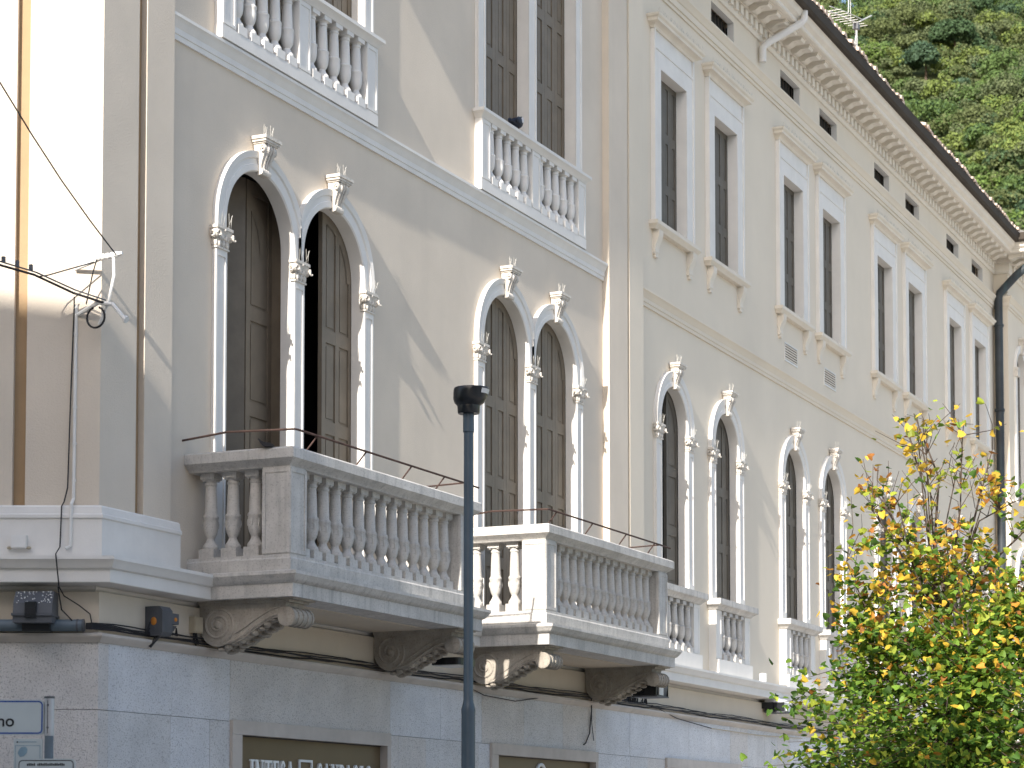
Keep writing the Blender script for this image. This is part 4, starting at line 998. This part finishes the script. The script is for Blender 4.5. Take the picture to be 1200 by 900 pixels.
# ================================================================== PIGEONS
DKBIRD = mat('dark_feathers', (0.022, 0.028, 0.045), 0.6, 0.3, 20, 0); GRBIRD = mat('green_neck_feathers', (0.015, 0.055, 0.06), 0.45, 0.2, 20, 0); WHBIRD = mat('white_feathers', (0.6, 0.6, 0.64), 0.7, 0.1, 20, 0)
def pigeon(loc, rz, label, tilt, white):
    e = empty('pigeon', loc, rz); e.rotation_euler = (0, tilt, rz); tag(e, label, 'bird')
    # one skin: tail -> body -> neck -> head -> beak, facing +x
    sec = [(-.19, .075, .012, .006), (-.13, .085, .022, .012), (-.08, .095, .045, .04), (-.02, .10, .060, .058), (.05, .105, .058, .062), (.09, .125, .042, .050), (.105, .155, .028, .034), (.115, .175, .026, .028), (.135, .180, .020, .020), (.15, .178, .006, .008), (.168, .172, .002, .002)]
    mb = MB(); n = 12; vs = []
    for x, z, ry, rz_ in sec: vs += [(x, ry*math.cos(2*PI*k/n), z+rz_*math.sin(2*PI*k/n)) for k in range(n)]
    body = [(i*n+k, i*n+(k+1) % n, (i+1)*n+(k+1) % n, (i+1)*n+k) for i in range(len(sec)-1) for k in range(n)]
    o0 = len(mb.v); mb.add(vs, [f for f in body if f[0] < 4*n], DKBIRD); base = len(mb.f)
    i0 = mb.mi(GRBIRD)
    for f in body:
        if f[0] >= 4*n: mb.f.append(f); mb.m.append(i0 if white else 0)
    mb.f.append(tuple(range(n))); mb.m.append(0)
    b = mb.build('body', e, smooth=60)
    for s in (-1, 1):
        w_ = MB()
        w_.ball((-.04, s*.056, .105), (.085, .014, .042), DKBIRD, 10, 6)
        if white: w_.ball((.015, s*.064, .125), (.022, .010, .036), WHBIRD, 8, 6)
        w_.build('wing', e)
    l_ = MB()
    for s in (-.022, .022): l_.tube([(0, s, .05), (.005, s, .0)], .005, IRON, 5); l_.tube([(-.012, s, .003), (.03, s, .003)], .004, IRON, 4)
    l_.build('leg', e)
    return e
pigeon((23.86, -.08, 9.652), 0, 'dark pigeon with white wing patch on the upper balustrade rail', 0, True)
e = empty('black_scrap', (17.11, -.83, 4.944), math.radians(-65)); tag(e, 'small black scrap with a raised point on the handrail corner of the left balcony', 'scrap')
mb = MB(); mb.prism_y([(-.075, .062), (-.068, .070), (-.03, .040), (.035, .030), (.062, .012), (.05, .0), (-.02, .0), (-.05, .022)], -.03, .03, BLACK); mb.build('flap', e, smooth=0)

# ================================================================== ROOFTOP AERIAL
an = empty('tv_aerial', rw(13.6, -.70+1.4, 14.3)); tag(an, 'pale television aerial on a thin mast above the tiled eave', 'aerial')
base = Vector(rw(13.6, .70, 14.3))
ALU = mat('aluminium_tube', (0.42, 0.42, 0.40), 0.4, 0.05, 5, 0)
def ap(u, v):                                                    # aerial plane: u along the facade, v height above the roof
    return Vector((math.cos(DB)*u, math.sin(DB)*u, v))
mb = MB(); mb.tube([ap(0, 0), ap(0, 2.16)], .024, ALU, 8); mb.tube([ap(-.75, .35), ap(-.03, 1.95)], .012, ALU, 6); mb.box(-.05, .05, -.05, .05, 2.08, 2.2, GREYMETAL); mb.build('mast', an)
mb = MB(); mb.tube([ap(-1.75, 1.84), ap(-.8, 2.05), ap(0, 2.2), ap(1.05, 2.68)], .014, ALU, 6)
yv = Vector((-math.sin(DB), math.cos(DB), 0))
for k in range(9):
    t = k/8; p = ap(-1.75+2.0*t, 1.85+.37*t); hl = .22-.08*t; mb.tube([p-yv*hl, p+yv*hl], .007, ALU, 5)
mb.tube([ap(-1.7, 1.95), ap(-.6, 2.2), ap(.5, 2.42)], .009, ALU, 5)
mb.build('dipole_array', an)
for s in (-.08, .08):
    mb = MB(); mb.tube([ap(-.45+s, 2.15), ap(-.42+s*.4, 2.85)], .008, ALU, 5); mb.build('whip', an)

# ================================================================== TREE
tr = empty('autumn_tree', (23.66, -5.01, 0)); tag(tr, 'young street tree with green, yellow and orange autumn leaves', 'tree')
R_ = np.random.default_rng(21)
def env(z):                                                      # crown radius by height
    zs = [1.6, 2.0, 2.5, 3.0, 3.5, 4.1, 4.6, 5.2, 5.7, 6.05]; rs = [.7, 1.8, 2.02, 1.80, 1.42, 1.16, 1.08, 1.06, .85, .5]
    return float(np.interp(z, zs, rs))
tk = MB(); tk.tube([(0, 0, .1), (.02, .01, .8), (-.02, .02, 1.6), (.03, 0, 2.3), (.02, .02, 3.0), (.05, 0, 3.7), (.03, .03, 4.4)], [.09, .075, .066, .055, .038, .024, .012], BARK, 10)
limbs = []
for k in range(22):
    z0 = R_.uniform(1.5, 4.1); a = R_.uniform(0, 2*PI)
    zt = min(6.05, z0+R_.uniform(.7, 2.3)) if k > 8 else R_.uniform(4.7, 6.1); r1 = env(zt)*R_.uniform(.5, 1.0)
    if k <= 8: z0 = R_.uniform(2.6, 4.3)
    p0 = np.array((.02, .01, z0)); p3 = np.array((r1*math.cos(a), r1*math.sin(a), zt))
    p1 = p0+(p3-p0)*.33+np.array((0, 0, -.04)); p2 = p0+(p3-p0)*.68+R_.normal(0, .06, 3)
    limbs.append([p0, p1, p2, p3]); r0 = .021 if k > 8 else .015
    tk.tube([tuple(p) for p in limbs[-1]], [r0, r0*.75, r0*.5, .006], BARK, 6)
pts = np.array([l[0]*(1-t)+l[3]*t if False else (l[int(min(2, t*3))]*(1-(t*3-int(min(2, t*3))))+l[int(min(2, t*3))+1]*(t*3-int(min(2, t*3)))) for l in limbs for t in np.linspace(.25, 1, 7)])
tips = []
for k in range(680):
    z = 6.12-4.4*(R_.random()**.72) ; a = R_.uniform(0, 2*PI); r = env(z)*math.sqrt(R_.uniform(.05, 1.0))*(1.08 if R_.random() < .2 else 1)
    p = np.array((r*math.cos(a), r*math.sin(a), z)); src = p-np.array((0, 0, .25)); d = np.linalg.norm(pts-src, axis=1); j = np.argmin(d)
    q = pts[j]; mid = (p+q)/2+R_.normal(0, .05, 3)
    tk.tube([tuple(q), tuple(mid), tuple(p)], [.006, .004, .0025], BARK, 4); tips.append((q, mid, p))
tk.build('trunk', tr, smooth=60)
lf = MB()
LV = []
for q, mid, p in tips:
    z = p[2]; dens = 2.1 if z > 5.4 else (3.6 if z > 4.7 else (5.6 if z > 3.9 else 12))
    for k in range(R_.poisson(dens*(1.7 if z > 4.6 else 3.1))):
        t = R_.uniform(.25, 1.05); c = (q*(1-t)**2+mid*2*t*(1-t)+p*t*t)+R_.normal(0, .055 if z > 4.6 else .10, 3)
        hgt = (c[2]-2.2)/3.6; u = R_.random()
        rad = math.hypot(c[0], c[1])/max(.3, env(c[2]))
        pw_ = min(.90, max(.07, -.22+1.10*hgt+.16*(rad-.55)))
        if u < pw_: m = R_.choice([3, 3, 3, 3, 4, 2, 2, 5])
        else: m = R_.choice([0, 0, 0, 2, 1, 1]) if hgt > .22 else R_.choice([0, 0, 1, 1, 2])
        s = R_.uniform(.048, .084)
        n_ = np.array((R_.normal(0, .55), R_.normal(0, .55), 1.0)) if R_.random() < .55 else R_.normal(0, 1, 3)
        n_ /= np.linalg.norm(n_); a_ = np.cross(n_, R_.normal(0, 1, 3)); a_ /= np.linalg.norm(a_); b_ = np.cross(n_, a_); fo = R_.uniform(.1, .4)
        sh = [(0, 0, 0), (-.12, .40, 1), (.10, .52, 1), (.62, .36, 1), (1, 0, 0), (.62, -.36, 1), (.10, -.52, 1), (-.12, -.40, 1)]
        V = [tuple(c+s*(x*a_+y*b_+(abs(y)*fo-.12*x*x)*n_)) for x, y, _ in sh]
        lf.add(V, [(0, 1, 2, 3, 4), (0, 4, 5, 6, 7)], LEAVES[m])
lf.build('crown', tr, smooth=0, fix=False)

# ================================================================== HILL
H0 = Vector((fw.x, fw.y, 0)).normalized(); HD = (H0+rt*(480/2750)).normalized(); HL = Vector((HD.y, -HD.x, 0))
ORG = Vector((CAM.x, CAM.y, 0))
def hz(d, l):
    base_ = np.interp(d, [110, 150, 420, 470, 620, 760], [0, 16, 149.6, 150, 115, 60])
    return base_+3.0*math.sin(l*.045+d*.021)+2.2*math.sin(l*.11-d*.05+1.3)-.07*max(0, l-8)
mb = MB(); nd, nl_ = 60, 50; vs = []
for i in range(nd):
    for j in range(nl_):
        d = 105+(760-105)*i/(nd-1); l = -260+520*j/(nl_-1); p = ORG+HD*d+HL*l; vs.append((p.x, p.y, hz(d, l)))
mb.add(vs, [(i*nl_+j, i*nl_+j+1, (i+1)*nl_+j+1, (i+1)*nl_+j) for i in range(nd-1) for j in range(nl_-1)], WOODGROUND)
tag(mb.build('hill', smooth=60), kind='structure')
R_ = np.random.default_rng(5)
def crown_quads(c, rx, rz_, n, size, R_):
    nl2 = 9; lob = R_.normal(0, 1, (nl2, 3)); lob /= np.linalg.norm(lob, axis=1)[:, None]; lob[:, 2] = np.abs(lob[:, 2])*.9-.25
    lob *= np.array([rx*.62, rx*.62, rz_*.62]); lr = R_.uniform(.34, .55, nl2)*rx
    k = R_.integers(0, nl2, n); d = R_.normal(0, 1, (n, 3)); d /= np.linalg.norm(d, axis=1)[:, None]; d[:, 2] = np.where(d[:, 2] < -.3, -d[:, 2], d[:, 2])
    pos = lob[k]+d*(lr[k]*R_.uniform(.72, 1.08, n))[:, None]
    nn = d+R_.normal(0, .45, (n, 3)); nn /= np.linalg.norm(nn, axis=1)[:, None]
    t = np.cross(nn, R_.normal(0, 1, (n, 3))); t /= np.linalg.norm(t, axis=1)[:, None]; b = np.cross(nn, t)
    s = (size*R_.uniform(.6, 1.3, n))[:, None]
    P = pos+np.array(c)
    return np.stack([P-t*s-b*s*.6, P+t*s-b*s*.7, P+t*s*.8+b*s*.7, P-t*s*.7+b*s*.6], 1).reshape(-1, 3)
def np_mesh(name, V, mi, mats, parent=None):
    n = len(V)//4; me = bpy.data.meshes.new(name); me.vertices.add(len(V)); me.vertices.foreach_set('co', V.astype(np.float32).ravel())
    me.loops.add(n*4); me.loops.foreach_set('vertex_index', np.arange(n*4, dtype=np.int32))
    me.polygons.add(n); me.polygons.foreach_set('loop_start', np.arange(0, n*4, 4, dtype=np.int32)); me.polygons.foreach_set('material_index', mi.astype(np.int32))
    for m in mats: me.materials.append(m)
    me.update(calc_edges=True); o = bpy.data.objects.new(name, me); C.objects.link(o)
    if parent: o.parent = parent
    return o
VV = []; MI = []; d = 236.0
while d < 470:
    l = -44.0
    while l < 44:
        dd = d+R_.uniform(-2.2, 2.2); ll = l+R_.uniform(-2.2, 2.2); p = ORG+HD*dd+HL*ll; z = hz(dd, ll)
        big = R_.random(); rx = R_.uniform(1.4, 2.7) if big < .70 else R_.uniform(2.5, 3.9)
        rz_ = rx*R_.uniform(.75, 1.15); zz = z+rz_*.55
        clump = math.sin(ll*.09+dd*.031)+math.sin(ll*.04-dd*.06+2)+R_.normal(0, .7)
        kind = int(R_.choice([0, 0, 2, 5, 3, 6])) if clump > 0 else int(R_.choice([2, 5, 5, 0, 1, 2, 4]))
        if R_.random() < .07: kind = 4
        alt = int(R_.choice([0, 2, 5, 1]))
        q = crown_quads((p.x, p.y, zz), rx, rz_, int(1000*(rx/2.6)**1.5), .16, R_); n = len(q)//4
        VV.append(q); MI.append(np.where(R_.random(n) < .78, kind, alt))
        l += R_.uniform(2.9, 4.6)
    d += 3.9
fo = np_mesh('hillside_wood', np.concatenate(VV), np.concatenate(MI), WOOD); tag(fo, 'dense mixed green and yellowing wood covering the hillside', 'wood', kind='stuff')
def hill_tree(u, d, rx, hgt, mi, label, name='hill_tree'):
    dirv = (fw+rt*((u-600)/F)); dirv.z = 0; k = d; p = ORG+Vector((dirv.x, dirv.y, 0))*k
    v = p-ORG; z = hz(v.dot(HD), v.dot(HL)); e = empty(name, (p.x, p.y, z)); tag(e, label, 'tree')
    q = crown_quads((0, 0, hgt*.42), rx, hgt*.5, 4000, .17, R_); n = len(q)//4
    np_mesh('crown', q, np.where(R_.random(n) < .85, mi, 1), WOOD, e)
    mb = MB(); mb.tube([(0, 0, -.5), (.1, 0, hgt*.3), (0, .1, hgt*.5)], [.2, .14, .06], BARK, 8); mb.build('trunk', e)
hill_tree(1186, 421, 3.8, 8.0, 6, 'dark round tree on the skyline at the top right')
hill_tree(1128, 345, 3.9, 7.6, 1, 'dark bluish rounded tree standing out of the pale mid slope')
hill_tree(1093, 335, 3.5, 6.2, 6, 'dark green tree left of the bare pole on the slope')
hill_tree(1068, 372, 3.2, 6.0, 4, 'bright yellow green tree on the slope above the tiled eave')
# ================================================================== HOUSE BEHIND THE ROOFS
hb = empty('white_house', (84.2, 7.3, 0), math.radians(10)); tag(hb, 'white house with grey roof just visible beyond the tiled eave end', 'building')
WHW = mat('white_house_wall', (0.72, 0.71, 0.69), 0.85, 0.04, 1, .1); GRR = mat('grey_sheet_roof', (0.13, 0.125, 0.125), 0.7, 0.1, 1, .1)
mb = MB(); mb.box(-7, 9, 0, 9, 0, 21.2, WHW); mb.build('wall', hb, smooth=0)
mb = MB(); mb.prism_x([(-.9, 21.3), (-.9, 21.5), (4.5, 23.3), (9.9, 21.5), (9.9, 21.3)], -8, 10, GRR); mb.build('roof', hb, smooth=0)
mb = MB(); mb.box(-8, 10, -.98, -.91, 21.15, 21.35, GUTTER); mb.build('gutter', hb, smooth=0)
# ================================================================== ADDED HOUSE (unseen, behind the camera; put there to block sky light)
ob = empty('sky_blocking_house', (-16, -25.5, 0)); tag(ob, 'broad grey rendered house added unseen behind the camera to block sky light', 'building')
mb = MB(); mb.box(-22, 20, -8, 8, 0, 16.5, NEIGH); mb.build('wall', ob, smooth=0)
mb = MB(); mb.box(-22.4, 20.4, -8.4, 8.4, 16.51, 16.75, GUTTER); mb.prism_x([(-8.2, 16.76), (8.2, 16.76), (0, 19.0)], -22.2, 20.2, TILE); mb.build('roof', ob, smooth=0)
for z in (1.2, 5.0, 9.0, 12.8):
    for x in range(-20, 20, 4):
        mb = MB(); mb.box(x-.6, x+.6, 8.001, 8.05, z, z+2.2, SHUT); mb.box(x-.75, x+.75, 8.001, 8.10, z-.15, z-.01, TRIM); mb.build('window', ob, smooth=0)
# ================================================================== HOUSE ACROSS THE SIDE STREET (out of frame; throws the shade on the corner)
nb = empty('side_street_house', (-4.3, -1.44, 0), math.radians(9.6)); tag(nb, 'tall grey rendered house across the side street, outside the photo on the left', 'building')
mb = MB(); mb.box(-12, -.35, -5.6, 26, 0, 17.7, NEIGH); mb.build('wall', nb, smooth=0)
mb = MB(); mb.box(-12.5, 0, -6, 26.4, 17.71, 17.92, GUTTER); mb.prism_y([(-12.3, 17.93), (-.25, 17.93), (-6.2, 19.2)], -5.8, 26.2, TILE); mb.build('roof', nb, smooth=0)
for z in (1.2, 5.0, 9.0, 13.0):
    for y in range(-3, 25, 4):
        mb = MB(); mb.box(-.349, -.30, y-.6, y+.6, z, z+2.2, SHUT); mb.box(-.349, -.25, y-.75, y+.75, z-.15, z-.01, TRIM); mb.build('window', nb, smooth=0)
